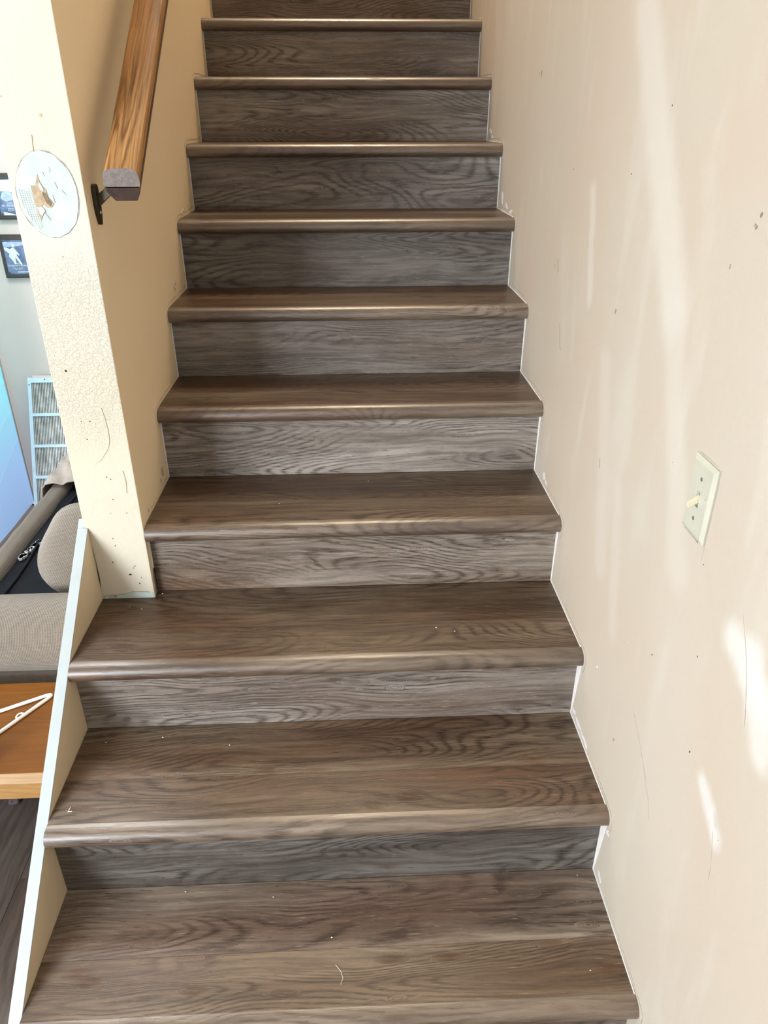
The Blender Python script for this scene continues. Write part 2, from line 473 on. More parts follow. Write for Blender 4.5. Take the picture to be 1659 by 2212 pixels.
# ------------------------------------------------------------------ setting
box('floor', -4.4, 1.0, -3.4, 2.45, -0.06, -0.006, 'concrete_under')
floor = bpy.data.objects['floor']; floor['kind'] = 'structure'
box_uv(floor, along='y')
floor.data.materials.clear(); floor.data.materials.append(MAT['floor_vinyl'])
pw = 0.178
for i in range(24):
    x1 = -0.148 - i * pw; x0 = x1 - pw + 0.0012
    ys = [-3.4, -2.3 + (i * 0.47) % 1.1, -1.1 + (i * 0.47) % 1.1, 0.42 + (i * 0.31) % 0.9, 2.38]
    if x0 < -4.4: break
    for a, b in zip(ys, ys[1:]):
        p = box('floor_plank', x0, x1, a + 0.0006, b - 0.0006, -0.006, 0.0, 'floor_vinyl')
        box_uv(p, along='y'); adopt(floor, p)
for i in range(6):
    x1 = 0.966 - i * 0.185; x0 = max(x1 - 0.184, -0.121)
    p = box('floor_plank', x0, x1, -3.4, -0.012, -0.006, 0.0, 'floor_vinyl')
    box_uv(p, along='y'); adopt(floor, p)

def struct(o):
    o['kind'] = 'structure'; return o

prw = prism('wall_right', [(wr(-3.4), -3.4), (1.09, -3.4), (1.09, 4.2), (wr(4.2), 4.2)], 'z', -0.06, 4.6, 'paint_right')
struct(prw)
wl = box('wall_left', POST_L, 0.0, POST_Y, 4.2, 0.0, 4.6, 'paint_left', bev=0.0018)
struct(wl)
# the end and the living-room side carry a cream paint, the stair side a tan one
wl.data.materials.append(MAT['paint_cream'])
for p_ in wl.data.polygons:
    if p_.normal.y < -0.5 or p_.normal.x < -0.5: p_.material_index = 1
wb = struct(box('wall_back', -4.4, POST_L - 0.001, 2.40, 2.50, 0.0, 2.55, 'paint_room'))
ws = None
# hanging blue sheet with straight fold creases
bm = bmesh.new()
ny, nz = 30, 60
G = [[bm.verts.new((-1.012 + 0.004 * mnoise.noise(Vector((i * .16, j * .11, 3))) * min(1, (ny - i) / 6.0), 1.45 + (2.392 - 1.45) * i / ny, 0.012 + 2.40 * j / nz)) for j in range(nz + 1)] for i in range(ny + 1)]
for i in range(ny):
    for j in range(nz):
        bm.faces.new((G[i][j], G[i + 1][j], G[i + 1][j + 1], G[i][j + 1]))
tarp = bm_obj('plastic_sheet', bm, 'blue_sheet', smooth=True)
tag(tarp, 'light blue plastic sheet hanging beside the back wall, at the left edge', 'plastic sheet')
for (a, b) in (((1.97, 0.545), (2.388, 0.590)), ((1.60, 0.03), (2.388, 0.335)), ((1.47, 0.22), (2.388, 0.46))):
    bm = bmesh.new()
    tube(bm, [(-1.009, a[0], a[1]), (-1.009, b[0], b[1])], 0.0014, 5)
    adopt(tarp, bm_obj('fold_crease', bm, 'vent_blue'))
adopt(tarp, box('edge_hem', -1.0105, -1.0065, 2.388, 2.3965, 0.012, 2.41, 'white_paint'))
adopt(tarp, box('top_batten', -1.030, -1.006, 1.45, 2.396, 2.405, 2.559, 'white_paint'))
# living-room shell behind and beside the camera, with window opening and an added door opening for fill light
def wall_with_hole(name, axis, pos, th, a0, a1, z0, z1, h, mat):
    bm = bmesh.new()
    ha0, ha1, hz0, hz1 = h
    for (p, q, r, s) in ((a0, ha0, z0, z1), (ha1, a1, z0, z1), (ha0, ha1, z0, hz0), (ha0, ha1, hz1, z1)):
        if q - p < 1e-4 or s - r < 1e-4: continue
        if axis == 'y': add_box(bm, p, q, pos - th, pos, r, s)
        else: add_box(bm, pos - th, pos, p, q, r, s)
    return struct(bm_obj(name, bm, mat))
wall_with_hole('wall_front', 'y', -3.4, 0.1, -4.4, 0.985, 0.0, 2.55, (-4.0, -1.7, 0.95, 2.28), 'paint_room')
wall_with_hole('wall_far_left', 'x', -4.4, 0.1, -3.4, 2.5, 0.0, 2.55, (-0.5, 1.9, 0.1, 2.1), 'paint_room')
struct(box('ceiling', -4.4, 0.985, -3.4, 0.70, 2.56, 2.64, 'paint_ceiling'))
struct(box('ceiling_room', -4.4, POST_L - 0.002, 0.701, 2.5, 2.56, 2.64, 'paint_ceiling'))
struct(box('ceiling_stairwell', POST_L, 1.09, 0.70, 4.3, 4.61, 4.68, 'paint_ceiling'))
struct(box('wall_stairwell_front', 0.001, 0.955, 0.60, 0.699, 2.645, 4.605, 'paint_left'))
struct(box('wall_stairwell_back', 0.001, 0.945, 4.08, 4.18, 0.0, 4.6, 'paint_left'))
# window frame, and a made-up door frame around the side fill
def frame(name, axis, pos, a0, a1, z0, z1, n):
    bm = bmesh.new()
    t = 0.045
    bars = [(a0, a1, z0, z0 + t), (a0, a1, z1 - t, z1), (a0, a0 + t, z0, z1), (a1 - t, a1, z0, z1)]
    for i in range(1, n):
        c = a0 + (a1 - a0) * i / n
        bars.append((c - t / 2, c + t / 2, z0, z1))
    for (p, q, r, s) in bars:
        if axis == 'y': add_box(bm, p, q, pos - 0.07, pos - 0.02, r, s)
        else: add_box(bm, pos - 0.07, pos - 0.02, p, q, r, s)
    return struct(bm_obj(name, bm, 'window_frame_white'))
frame('window_1', 'y', -3.4, -4.0, -1.7, 0.95, 2.28, 2)
frame('fill_door', 'x', -4.4, -0.5, 1.9, 0.1, 2.1, 2)

# ------------------------------------------------------------------ staircase
stair = empty('staircase', (0.42, 0, 0), 'straight flight of dark wood-look stairs with rounded nosings between two walls', 'staircase')
NOSE = [(-0.002, 0.0), (-0.011, -0.0004), (-0.0185, -0.0022), (-0.0245, -0.0055), (-0.0290, -0.0105), (-0.0314, -0.0170),
        (-0.0318, -0.0235), (-0.0300, -0.0290), (-0.0265, -0.0335), (-0.0215, -0.0366), (-0.0160, -0.0375)]

def strip_mesh(prof, xa, xb, uoff=0.0):
    """profile [(y,z)] swept along x with UV u=x, v=arc length; closed underside"""
    n = len(prof)
    verts = []
    for (y, z) in prof:
        verts.append((xa if not callable(xa) else xa(y), y, z))
        verts.append((xb if not callable(xb) else xb(y), y, z))
    faces = []
    for i in range(n):
        j = (i + 1) % n
        faces.append((2 * i, 2 * j, 2 * j + 1, 2 * i + 1))
    faces.append([2 * i for i in range(n)][::-1])
    faces.append([2 * i + 1 for i in range(n)])
    me = bpy.data.meshes.new('plank')
    me.from_pydata(verts, [], faces)
    arc = [0.0]
    for a, b in zip(prof, prof[1:]):
        arc.append(arc[-1] + math.hypot(a[0] - b[0], a[1] - b[1]))
    uvl = me.uv_layers.new(name='UVMap')
    for p in me.polygons:
        ids = [me.loops[li].vertex_index // 2 for li in p.loop_indices]
        wrap = set(ids) == {0, n - 1}
        for li in p.loop_indices:
            vi = me.loops[li].vertex_index
            uvl.data[li].uv = (verts[vi][0] + uoff, arc[vi // 2] if not wrap else 0.9 + verts[vi][1])
    return me

# plank-to-plank differences in brightness and colour strength
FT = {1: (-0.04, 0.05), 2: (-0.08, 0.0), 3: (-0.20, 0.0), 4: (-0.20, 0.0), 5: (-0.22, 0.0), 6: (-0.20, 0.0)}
RT = {1: (0.40, -0.30), 2: (-0.02, 0.0), 3: (-0.26, 0.05), 4: (-0.34, 0.05), 5: (-0.22, 0.05), 6: (-0.12, 0.05)}
RS = {2: (-0.46, -0.15), 3: (0.10, -0.1), 4: (-0.06, 0.45), 5: (0.10, 0.0), 6: (-0.12, -0.1), 7: (-0.40, -0.10), 8: (-0.12, -0.15)}
def tone(o, tv):
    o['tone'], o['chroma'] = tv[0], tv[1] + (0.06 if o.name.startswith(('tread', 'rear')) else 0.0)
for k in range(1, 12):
    xl = XL + 0.0006 if k <= 3 else 0.0006
    yb = Y[k + 1]
    ys = Y[k] + 0.104
    zt = Z[k]
    # front plank with nosing
    prof = [(ys, zt)] + [(Y[k] + a, zt + b) for a, b in NOSE] + [(Y[k] - 0.001, zt - NT_), (Y[k] - 0.001, zt - 0.014), (ys, zt - 0.014)]
    me = strip_mesh(prof, xl, lambda y: wr(y) - 0.0006)
    tr = link('tread', me, 'stair_vinyl')
    tr.data.shade_smooth() if hasattr(tr.data, 'shade_smooth') else None
    me.set_sharp_from_angle(angle=math.radians(40))
    # front lip: paler, glossier wood copy, highlight put into its colour and finish
    me.materials.append(MAT['nose_lit_vinyl'])
    for p_ in me.polygons:
        if len(p_.vertices) == 4 and p_.center.y < Y[k] - 0.001 and p_.center.z > zt - 0.037: p_.material_index = 1
    adopt(stair, tr)
    # rear plank, to the foot of the next riser
    if k == 3:
        pts = [(xl, ys + 0.0006), (wr(ys) - 0.0006, ys + 0.0006), (wr(yb) - 0.0006, yb - 0.0004), (0.001, yb - 0.0004), (0.001, POST_Y - 0.0008), (xl, POST_Y - 0.0008)]
    else:
        pts = [(xl, ys + 0.0006), (wr(ys) - 0.0006, ys + 0.0006), (wr(yb) - 0.0006, yb - 0.0004), (xl, yb - 0.0004)]
    bp_ = prism('rear_plank', pts, 'z', zt - 0.012, zt - 0.0002, 'stair_vinyl')
    box_uv(bp_, du=k * 0.7)
    adopt(tr, bp_)
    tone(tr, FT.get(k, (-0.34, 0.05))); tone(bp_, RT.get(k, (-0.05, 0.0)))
    # riser
    zr0 = Z[k - 1] if k > 1 else 0.0
    rx = xl if k != 4 else 0.0006
    ri = prism('riser', [(rx, Y[k]), (wr(Y[k]) - 0.0006, Y[k]), (wr(Y[k]) - 0.0006, Y[k] + 0.012), (rx, Y[k] + 0.012)], 'z', zr0 + (0.0004 if k > 1 else 0.0004), zt - 0.0148, 'riser_lit_vinyl')
    box_uv(ri, du=k * 1.3); tone(ri, RS.get(k, (0.0, 0.0)))
    adopt(stair, ri)
    # carriage block under the step (hidden, carries the planks)
    if k > 1:
        cb = box('carriage', max(rx, 0.0) + 0.004, wr(yb) - 0.004, Y[k] + 0.014, yb - 0.002, 0.0, zt - 0.0152, 'concrete_under')
    else:
        cb = box('carriage', XL + 0.004, wr(yb) - 0.004, Y[k] + 0.014, yb - 0.002, 0.0, zt - 0.0152, 'concrete_under')
    adopt(stair, cb)
    # caulk along riser and tread on both walls
    if k > 1:
        z0, z1 = Z[k - 1] + 0.0005, zt - NT_ + 0.002
        big = 0.024 if k <= 3 else 0.013 if k <= 6 else 0.009
        tri = [(Y[k] - 0.0028, z0), (Y[k] - 0.0006, z0), (Y[k] - 0.0006, z1), (Y[k] - big, z1), (Y[k] - big * 0.55, z0 + (z1 - z0) * 0.45)]
        xr = wr(Y[k])
        c1 = prism('caulk_bead', tri, 'x', xr - 0.0016, xr - 0.0001, 'caulk')
        adopt(stair, c1)
        if k >= 4:
            tri2 = [(Y[k] - 0.003, z0), (Y[k] - 0.0006, z0), (Y[k] - 0.0006, z1), (Y[k] - 0.010, z1)]
            adopt(stair, prism('caulk_bead', tri2, 'x', 0.0001, 0.0014, 'caulk'))
    yt0, yt1 = Y[k] - 0.004, yb - 0.001
    adopt(stair, prism('caulk_bead', [(yt0, zt + 0.0003), (yt1, zt + 0.0003), (yt1, zt + 0.0036), (yt0, zt + 0.0022)], 'x', wr((yt0 + yt1) / 2) - 0.0022, wr((yt0 + yt1) / 2) - 0.0004, 'caulk'))

# upper landing behind the last riser (out of the picture, closes the flight)
adopt(stair, box('landing_floor', 0.002, 0.944, Y[12], 4.07, 1.95, Z[11], 'concrete_under'))

# ------------------------------------------------------------------ low side panel
panel = empty('side_panel', (-0.134, 0.3, 0), 'low sloping tan side panel with white painted top edge beside the bottom steps', 'panel')
ztop = lambda y: 0.174 + 0.8 * y
pp = prism('panel_board', [(-0.2125, 0.0005), (0.7375, 0.0005), (0.7375, ztop(0.7375) - 0.004), (-0.2125, 0.0045)], 'x', -0.1458, XL - 0.0004, 'panel_tan')
pe = prism('top_edge', [(-0.2175, ztop(-0.2175)), (0.7375, ztop(0.7375) - 0.004), (0.7375, ztop(0.7375)), (-0.2175, ztop(-0.2175) + 0.004)], 'x', -0.1460, XL - 0.0002, 'white_paint', bev=0.0006)
pn = prism('end_block', [(0.738, 0.0005), (0.756, 0.0005), (0.756, ztop(0.756)), (0.738, ztop(0.738))], 'x', -0.1460, POST_L - 0.0006, 'white_paint')
adopt(panel, pp, pe, pn)

# ------------------------------------------------------------------ irregular flat marks on walls
def blob(n, ry, rz, seed, jag=0.25, rot=0.0):
    rnd = random.Random(seed)
    pts = []
    for i in range(n):
        a = 2 * math.pi * i / n
        s = 1 + jag * (rnd.random() * 2 - 1)
        x, y = ry * s * math.cos(a), rz * s * math.sin(a)
        pts.append((x * math.cos(rot) - y * math.sin(rot), x * math.sin(rot) + y * math.cos(rot)))
    return pts
def mark_right(name, y, z, ry, rz, mat, seed, th=0.0008, n=11, jag=0.3, rot=0.0):
    pts = [(y + a, z + b) for a, b in blob(n, ry, rz, seed, jag, rot)]
    x = wr(y)
    o = prism(name, pts, 'x', x - th, x + 0.0004, mat); adopt(prw, o); return o
def mark_left(name, y, z, ry, rz, mat, seed, th=0.0008, n=11, jag=0.3, rot=0.0):
    pts = [(y + a, z + b) for a, b in blob(n, ry, rz, seed, jag, rot)]
    o = prism(name, pts, 'x', -0.0004, th, mat); adopt(wl, o); return o
def mark_post(name, x, z, rx, rz, mat, seed, th=0.0007, n=11, jag=0.3, rot=0.0):
    pts = [(x + a, z + b) for a, b in blob(n, rx, rz, seed, jag, rot)]
    o = prism(name, pts, 'y', POST_Y - th, POST_Y + 0.0004, mat); adopt(wl, o); return o
def ribbon(wallside, pts, wd, mat, name='scuff_mark', th=0.0005, seed=0):
    rnd = random.Random(seed)
    A, B = [], []
    for i, p in enumerate(pts):
        q0 = Vector(pts[max(i - 1, 0)]); q1 = Vector(pts[min(i + 1, len(pts) - 1)])
        t = (q1 - q0).normalized(); nn = Vector((-t.y, t.x))
        ww = wd * (0.35 + rnd.random() * 0.9) * (0.15 if i in (0, len(pts) - 1) else 1)
        A.append(tuple(Vector(p) + nn * ww / 2)); B.append(tuple(Vector(p) - nn * ww / 2))
    poly = A + B[::-1]
    if wallside == 'r':
        x = wr(sum(p[0] for p in pts) / len(pts)); o = prism(name, poly, 'x', x - th, x + 0.0006, mat); adopt(prw, o)
    elif wallside == 'l':
        o = prism(name, poly, 'x', -0.0004, th, mat); adopt(wl, o)
    else:
        o = prism(name, poly, 'y', POST_Y - th, POST_Y + 0.0004, mat); adopt(wl, o)
    return o

def spline(pts, n=5):
    out = []
    P = [pts[0]] + list(pts) + [pts[-1]]
    for i in range(1, len(P) - 2):
        p0, p1, p2, p3 = [Vector(p) for p in P[i - 1:i + 3]]
        for j in range(n):
            t = j / n
            out.append(tuple(0.5 * ((2 * p1) + (p2 - p0) * t + (2 * p0 - 5 * p1 + 4 * p2 - p3) * t * t + (3 * p1 - p0 - 3 * p2 + p3) * t ** 3)))
    out.append(tuple(pts[-1]))
    return out

# grey outlines left on the right wall by the old carpet, a finger above each tread
for k in range(1, 10):
    y0, z0 = Y[k], Z[k]
    pts = [(y0 - 0.036, z0 - 0.045), (y0 - 0.043, z0 - 0.015), (y0 - 0.030, z0 + 0.006), (y0 + 0.05, z0 + 0.012), (y0 + 0.15, z0 + 0.011), (Y[k + 1] - 0.020, z0 + 0.016), (Y[k + 1] - 0.012, z0 + 0.05)]
    ribbon('r', spline(pts, 6), 0.0024, 'scuff_grey', seed=k)
    if k >= 4:
        ribbon('l', spline([(a, b) for a, b in pts if a > POST_Y + 0.004], 6), 0.0024, 'scuff_tan', seed=40 + k)
# white plaster chips by the stairs
for i, (y, z, ry, rz, rot) in enumerate([
        (0.487, 0.402, 0.012, 0.006, -0.4), (0.452, 0.399, 0.022, 0.005, 0.05), (0.408, 0.397, 0.026, 0.0055, 0.1), (0.215, 0.336, 0.006, 0.007, 0.3),
        (0.215, 0.207, 0.010, 0.005, 0.5), (0.923, 0.782, 0.012, 0.010, 0.2), (0.90, 0.776, 0.010, 0.004, 0.2), (1.70, 1.372, 0.018, 0.010, 0.5),
        (1.62, 1.352, 0.024, 0.005, 0.3), (1.56, 1.345, 0.020, 0.005, -0.2), (1.97, 1.552, 0.020, 0.008, 0.2), (1.93, 1.535, 0.012, 0.004, 0.2), (0.40, 0.60, 0.003, 0.003, 0)]):
    mark_right('plaster_chip', y, z, ry, rz, 'white_plaster', 100 + i, jag=0.45, rot=rot)
for i, (y, z, ry, rz, rot) in enumerate([(1.672, 1.362, 0.012, 0.009, 0.3), (1.59, 1.350, 0.020, 0.004, 0.3), (1.366, 1.178, 0.013, 0.011, 0.2), (0.965, 0.80, 0.010, 0.014, 0.3), (0.94, 0.785, 0.008, 0.006, 0.3), (0.80, 0.775, 0.004, 0.006, 0.3)]):
    mark_left('plaster_chip', y, z, ry, rz, 'white_plaster' if i in (1,) else 'scuff_tan', 200 + i, jag=0.4, rot=rot)
    if i in (0, 2):
        mark_left('plaster_chip', y, z, ry * .45, rz * .5, 'caulk', 230 + i, th=0.0014, jag=0.4, rot=rot)
# dents, nail holes and scratches
for i, (y, z, r, s) in enumerate([(1.316, 1.684, .006, 2.2), (1.335, 1.684, .002, 1.6), (0.150, 1.481, .0035, 1.5), (0.156, 1.467, .0035, 1.3), (0.160, 1.469, .002, 1.3), (0.199, 1.415, .003, 1.6),
        (0.583, 1.273, .004, 1.9), (0.269, 0.531, .0045, 1.3), (0.02, 0.755, .0015, 2.2), (-0.095, 0.708, .0014, 1.2), (0.19, 0.80, .0015, 2), (0.25, 1.12, .0013, 1.5), (0.06, 0.90, .0014, 1.4),
        (0.40, 1.33, .0012, 1), (0.95, 1.49, .0016, 1.6), (0.72, 1.05, .0012, 2.5), (0.47, 1.60, .0014, 1.5), (0.30, 0.74, .0012, 3), (0.1, 1.03, .0012, 1), (0.45, 0.86, .001, 3.0), (0.60, 1.5, .0012, 2), (1.02, 1.28, .002, 3)]):
    mark_right('wall_dent', y, z, r * 0.7, r * s * 0.7, 'scuff_brown' if r > 0.0018 else 'scuff_grey' if i % 2 else 'dark_hole', 300 + i, th=0.0005, n=8, jag=0.35, rot=0.3)
for i, pts in enumerate([[(0.22, 0.66), (0.17, 0.625), (0.135, 0.595), (0.11, 0.565)], [(0.135, 0.60), (0.10, 0.56), (0.085, 0.53)], [(-0.015, 1.03), (-0.045, 0.985), (-0.07, 0.93), (-0.08, 0.90)], [(-0.08, 0.705), (-0.095, 0.66), (-0.10, 0.63)],
        [(0.555, 0.995), (0.548, 0.975)], [(1.0, 1.30), (0.99, 1.27)], [(0.93, 1.17), (0.91, 1.12), (0.9, 1.115)]]):
    ribbon('r', spline(pts, 4), 0.0011, 'scuff_grey' if i < 4 else 'brown_chip', 'scratch', seed=500 + i)
# marks on the end of the stair wall
for i, (px, pz, r, s) in enumerate([(-0.048, 0.637, .0028, .8), (-0.030, 0.612, .0016, 1), (-0.083, 0.672, .0016, 1), (-0.072, 0.735, .0012, 1), (-0.070, 0.716, .0012, 1), (-0.034, 0.66, .0013, 1.2), (-0.024, 0.628, .001, 1.4), (-0.038, 0.655, .001, 1),
        (-0.085, 0.98, .0013, 1), (-0.09, 1.02, .001, 1), (-0.072, 1.02, .0016, .5), (-0.060, 0.89, .0014, 1), (-0.052, 0.885, .0012, 1), (-0.055, 0.835, .0012, 1), (-0.03, 0.80, .0012, 1.2), (-0.066, 0.80, .001, 1), (-0.062, 1.352, .003, .6), (-0.10, 1.13, .002, 1.6), (-0.053, 1.59, .003, 1.2), (-0.115, 1.62, .003, .7)]):
    mark_post('nail_hole', px, pz, r, r * s, 'dark_hole' if r < 0.0029 else 'scuff_tan', 600 + i, n=7)
for i, pts in enumerate([[(-0.043, 1.05), (-0.038, 1.0), (-0.042, 0.965), (-0.062, 0.935), (-0.075, 0.925)], [(-0.022, 0.905), (-0.020, 0.88), (-0.022, 0.85)], [(-0.075, 1.56), (-0.078, 1.53)]]):
    ribbon('p', spline(pts, 5), 0.0016, 'paint_cream' if i == 0 else 'scuff_tan', 'scratch', th=0.0012, seed=700 + i)
# chipped foot of the wall end
prz = prism('plaster_chip', [(-0.119, 0.5716), (-0.002, 0.5716), (-0.004, 0.586), (-0.05, 0.588), (-0.062, 0.584), (-0.085, 0.579), (-0.119, 0.577)], 'y', POST_Y - 0.0012, POST_Y + 0.0003, 'mint_back'); adopt(wl, prz)
ribbon('p', spline([(-0.122, 0.574), (-0.11, 0.581), (-0.085, 0.5805), (-0.062, 0.585), (-0.045, 0.5895), (-0.01, 0.5875)], 5), 0.0016, 'crack_grey', 'crack', th=0.0014, seed=720)
mark_post('plaster_chip', -0.100, 0.576, 0.010, 0.0035, 'crack_grey', 731, th=0.0015, jag=0.5)
ribbon('p', [(-0.1222, 0.71), (-0.1215, 0.67), (-0.1220, 0.63), (-0.1222, 0.60)], 0.0026, 'dark_hole', 'crack', seed=740)
adopt(wl, prism('cement_patch', [(0.746, 0.5725), (0.7655, 0.5725), (0.7655, 0.640), (0.756, 0.640), (0.7515, 0.62), (0.7535, 0.595)], 'x', -0.0003, 0.0014, 'cement'))

# ------------------------------------------------------------------ unfinished drywall repair on the wall end
rep = empty('drywall_patch_mark', (-0.067, POST_Y, 1.46))
bpy.data.objects.remove(rep)
def oval(cx, cz, rx, rz, n=40, jag=0.02, seed=3, tilt=0.0):
    return [(cx + a, cz + b) for a, b in blob(n, rx, rz, seed, jag, tilt)]
CXP, CZP = -0.0675, 1.4615
crk = prism('patch_outline', oval(CXP, CZP, 0.0560, 0.0745, seed=5, jag=0.012), 'y', POST_Y - 0.0006, POST_Y + 0.0003, 'crack_grey')
mud = prism('drywall_patch', oval(CXP + 0.0006, CZP, 0.0545, 0.0728, seed=3), 'y', POST_Y - 0.0014, POST_Y - 0.0004, 'mint_mud')
adopt(wl, crk, mud)
# mesh tape at the left of the patch
tape = [(-0.1205, 1.474), (-0.1185, 1.462), (-0.1145, 1.44), (-0.105, 1.418), (-0.094, 1.400), (-0.086, 1.408), (-0.090, 1.43), (-0.093, 1.455), (-0.097, 1.470)]
adopt(mud, prism('tape_backing', tape, 'y', POST_Y - 0.0019, POST_Y - 0.0013, 'mint_back'))
bm = bmesh.new()
def inside(p, poly):
    c = False; j = len(poly) - 1
    for i in range(len(poly)):
        if (poly[i][1] > p[1]) != (poly[j][1] > p[1]) and p[0] < (poly[j][0] - poly[i][0]) * (p[1] - poly[i][1]) / (poly[j][1] - poly[i][1]) + poly[i][0]:
            c = not c
        j = i
    return c
st = 0.0040
for i in range(-4, 14):
    for j in range(30):
        z = 1.40 + j * st * 0.75
        x = -0.122 + i * st - (z - 1.40) * 0.10 + 0.008
        if inside((x, z), tape) and inside((x + st * .6, z + st * .5), tape):
            add_box(bm, x, x + st * 0.45, POST_Y - 0.0024, POST_Y - 0.0019, z, z + st * 0.33)
tp = bm_obj('mesh_tape', bm, 'crack_grey'); tp['kind'] = 'stuff'
adopt(mud, tp)
paper = [(-0.094, 1.478), (-0.086, 1.476), (-0.082, 1.486), (-0.0785, 1.496), (-0.0765, 1.484), (-0.0735, 1.477), (-0.0680, 1.470), (-0.0665, 1.458), (-0.0580, 1.446), (-0.0640, 1.440), (-0.0720, 1.4395), (-0.0770, 1.446), (-0.0830, 1.440), (-0.0835, 1.425), (-0.0875, 1.418), (-0.0905, 1.436), (-0.0925, 1.455)]
adopt(mud, prism('torn_paper', paper, 'y', POST_Y - 0.0024, POST_Y - 0.0013, 'torn_paper'))
adopt(mud, prism('torn_paper', oval(-0.069, 1.455, 0.0045, 0.012, 9, 0.4, 21, 0.5), 'y', POST_Y - 0.0030, POST_Y - 0.0022, 'brown_chip'))
adopt(mud, prism('mud_ridge', oval(-0.083, 1.4355, 0.006, 0.0075, 9, 0.35, 9, 0.5), 'y', POST_Y - 0.0036, POST_Y - 0.0016, 'white_plaster'))
adopt(mud, prism('mud_ridge', oval(-0.0755, 1.474, 0.0025, 0.0075, 9, 0.35, 11, 0.3), 'y', POST_Y - 0.0036, POST_Y - 0.0016, 'white_plaster'))
adopt(mud, prism('mud_ridge', oval(-0.060, 1.503, 0.006, 0.004, 9, 0.35, 12, 0.3), 'y', POST_Y - 0.0026, POST_Y - 0.0012, 'white_plaster'))
for i, pts in enumerate([[(-0.080, 1.435), (-0.074, 1.425), (-0.070, 1.418)], [(-0.050, 1.483), (-0.047, 1.472)], [(-0.040, 1.470), (-0.034, 1.462)], [(-0.068, 1.500), (-0.066, 1.492)], [(-0.058, 1.462), (-0.056, 1.448)]]):
    pl = spline(pts, 4)
    A = [(a - 0.0006, b) for a, b in pl]; B = [(a + 0.0006, b) for a, b in pl]
    adopt(mud, prism('mud_ridge', A + B[::-1], 'y', POST_Y - 0.0022, POST_Y - 0.0012, 'crack_grey'))

# ------------------------------------------------------------------ handrail
rail = empty('handrail', (0.075, 0.76, 1.44), 'oak handrail with bare sawn end on a dark bronze wall bracket', 'handrail')
SL = 0.742
D = Vector((0, 1, SL)).normalized()
U = Vector((0, -SL, 1)).normalized()
RC, E0 = 0.073, Vector((0.073, 0.727, 1.479))
HALF = [(0.0190, -0.034), (0.0220, -0.030), (0.0300, -0.014), (0.0310, -0.010), (0.0292, -0.008), (0.0292, -0.005), (0.0325, -0.003), (0.0330, 0.004), (0.0322, 0.011), (0.0290, 0.0170), (0.0230, 0.0200), (0.0120, 0.0215)]
PROF = HALF + [(-a, b) for a, b in HALF[::-1]]
def rail_mesh(s0_fn, s1):
    n = len(PROF); verts = []; arc = [0]
    for a, b in PROF:
        base = E0 + Vector((a, 0, 0)) + U * b
        verts.append(base + D * s0_fn(b)); verts.append(base + D * s1)
    for i in range(n):
        a, b = PROF[i], PROF[(i + 1) % n]
        arc.append(arc[-1] + math.hypot(a[0] - b[0], a[1] - b[1]))
    faces = [(2 * i, 2 * ((i + 1) % n), 2 * ((i + 1) % n) + 1, 2 * i + 1) for i in range(n)] + [[2 * i + 1 for i in range(n)]]
    me = bpy.data.meshes.new('rail'); me.from_pydata([tuple(v) for v in verts], [], faces)
    uvl = me.uv_layers.new(name='UVMap')
    for p in me.polygons:
        idx = [me.loops[li].vertex_index // 2 for li in p.loop_indices]
        for li in p.loop_indices:
            vi = me.loops[li].vertex_index
            k = vi // 2
            v = arc[k] if not (k == 0 and (n - 1) in idx) else arc[n]
            uvl.data[li].uv = ((Vector(verts[vi]) - E0).dot(D), v)
    me.set_sharp_from_angle(angle=math.radians(35))
    return me
# the end is cut plumb above and square below
cut = lambda b: b * SL if b > -0.004 else -0.004 * SL
me = rail_mesh(cut, 2.6)
ro = link('rail', me, 'oak_rail'); adopt(rail, ro)
me.materials.append(MAT['rail_side_shade'])
for p in me.polygons:
    if len(p.vertices) == 4:
        i = min(v // 2 for v in p.vertices)
        b = sum((Vector(me.vertices[v].co) - E0).dot(U) for v in p.vertices) / 4
        if b < 0.002: p.material_index = 1
top = [(a, b) for a, b in PROF if b > -0.0042]
low = [(a, b) for a, b in PROF if b < -0.0025]
def endcap(name, prof, mat):
    vs = []
    for a, b in prof:
        base = E0 + Vector((a, 0, 0)) + U * b
        vs.append(tuple(base + D * cut(b) - Vector((0, 0.0004, 0))))
    bm = bmesh.new()
    n = len(vs)
    A = [bm.verts.new(v) for v in vs]
    B = [bm.verts.new((v[0], v[1] + 0.0012, v[2])) for v in vs]
    bm.faces.new(A); bm.faces.new(B[::-1])
    for i in range(n): bm.faces.new((A[i], A[(i + 1) % n], B[(i + 1) % n], B[i]))
    return bm_obj(name, bm, mat)
adopt(rail, endcap('sawn_end', top, 'end_grain'), endcap('sawn_end', [p for p in PROF if p[1] <= -0.0045], 'rail_shade_cut'))
# bracket
by, bz = 0.788, 1.444
plate = []
for i in range(9):
    a = math.pi * i / 8
    plate.append((by + 0.0105 * math.cos(a), bz + 0.022 + 0.0105 * math.sin(a)))
plate += [(by - 0.0108, bz - 0.004), (by - 0.0085, bz - 0.022), (by - 0.001, bz - 0.040), (by + 0.003, bz - 0.040), (by + 0.0085, bz - 0.022), (by + 0.0108, bz - 0.004)]
br = prism('bracket', plate, 'x', 0.0003, 0.0085, 'bronze', bev=0.0012)
adopt(rail, br)
arm = prism('bracket_arm', [(0.006, bz - 0.010), (0.006, bz + 0.012), (0.046, bz + 0.040), (0.090, bz + 0.042), (0.090, bz + 0.0345), (0.052, bz + 0.0300)], 'y', by - 0.0045, by + 0.0045, 'bronze', bev=0.001)
adopt(br, arm)
bm = bmesh.new(); lathe(bm, [(0, 0.0022), (0.0025, 0.0018), (0.0034, 0)], (0, 0, 0), 10)
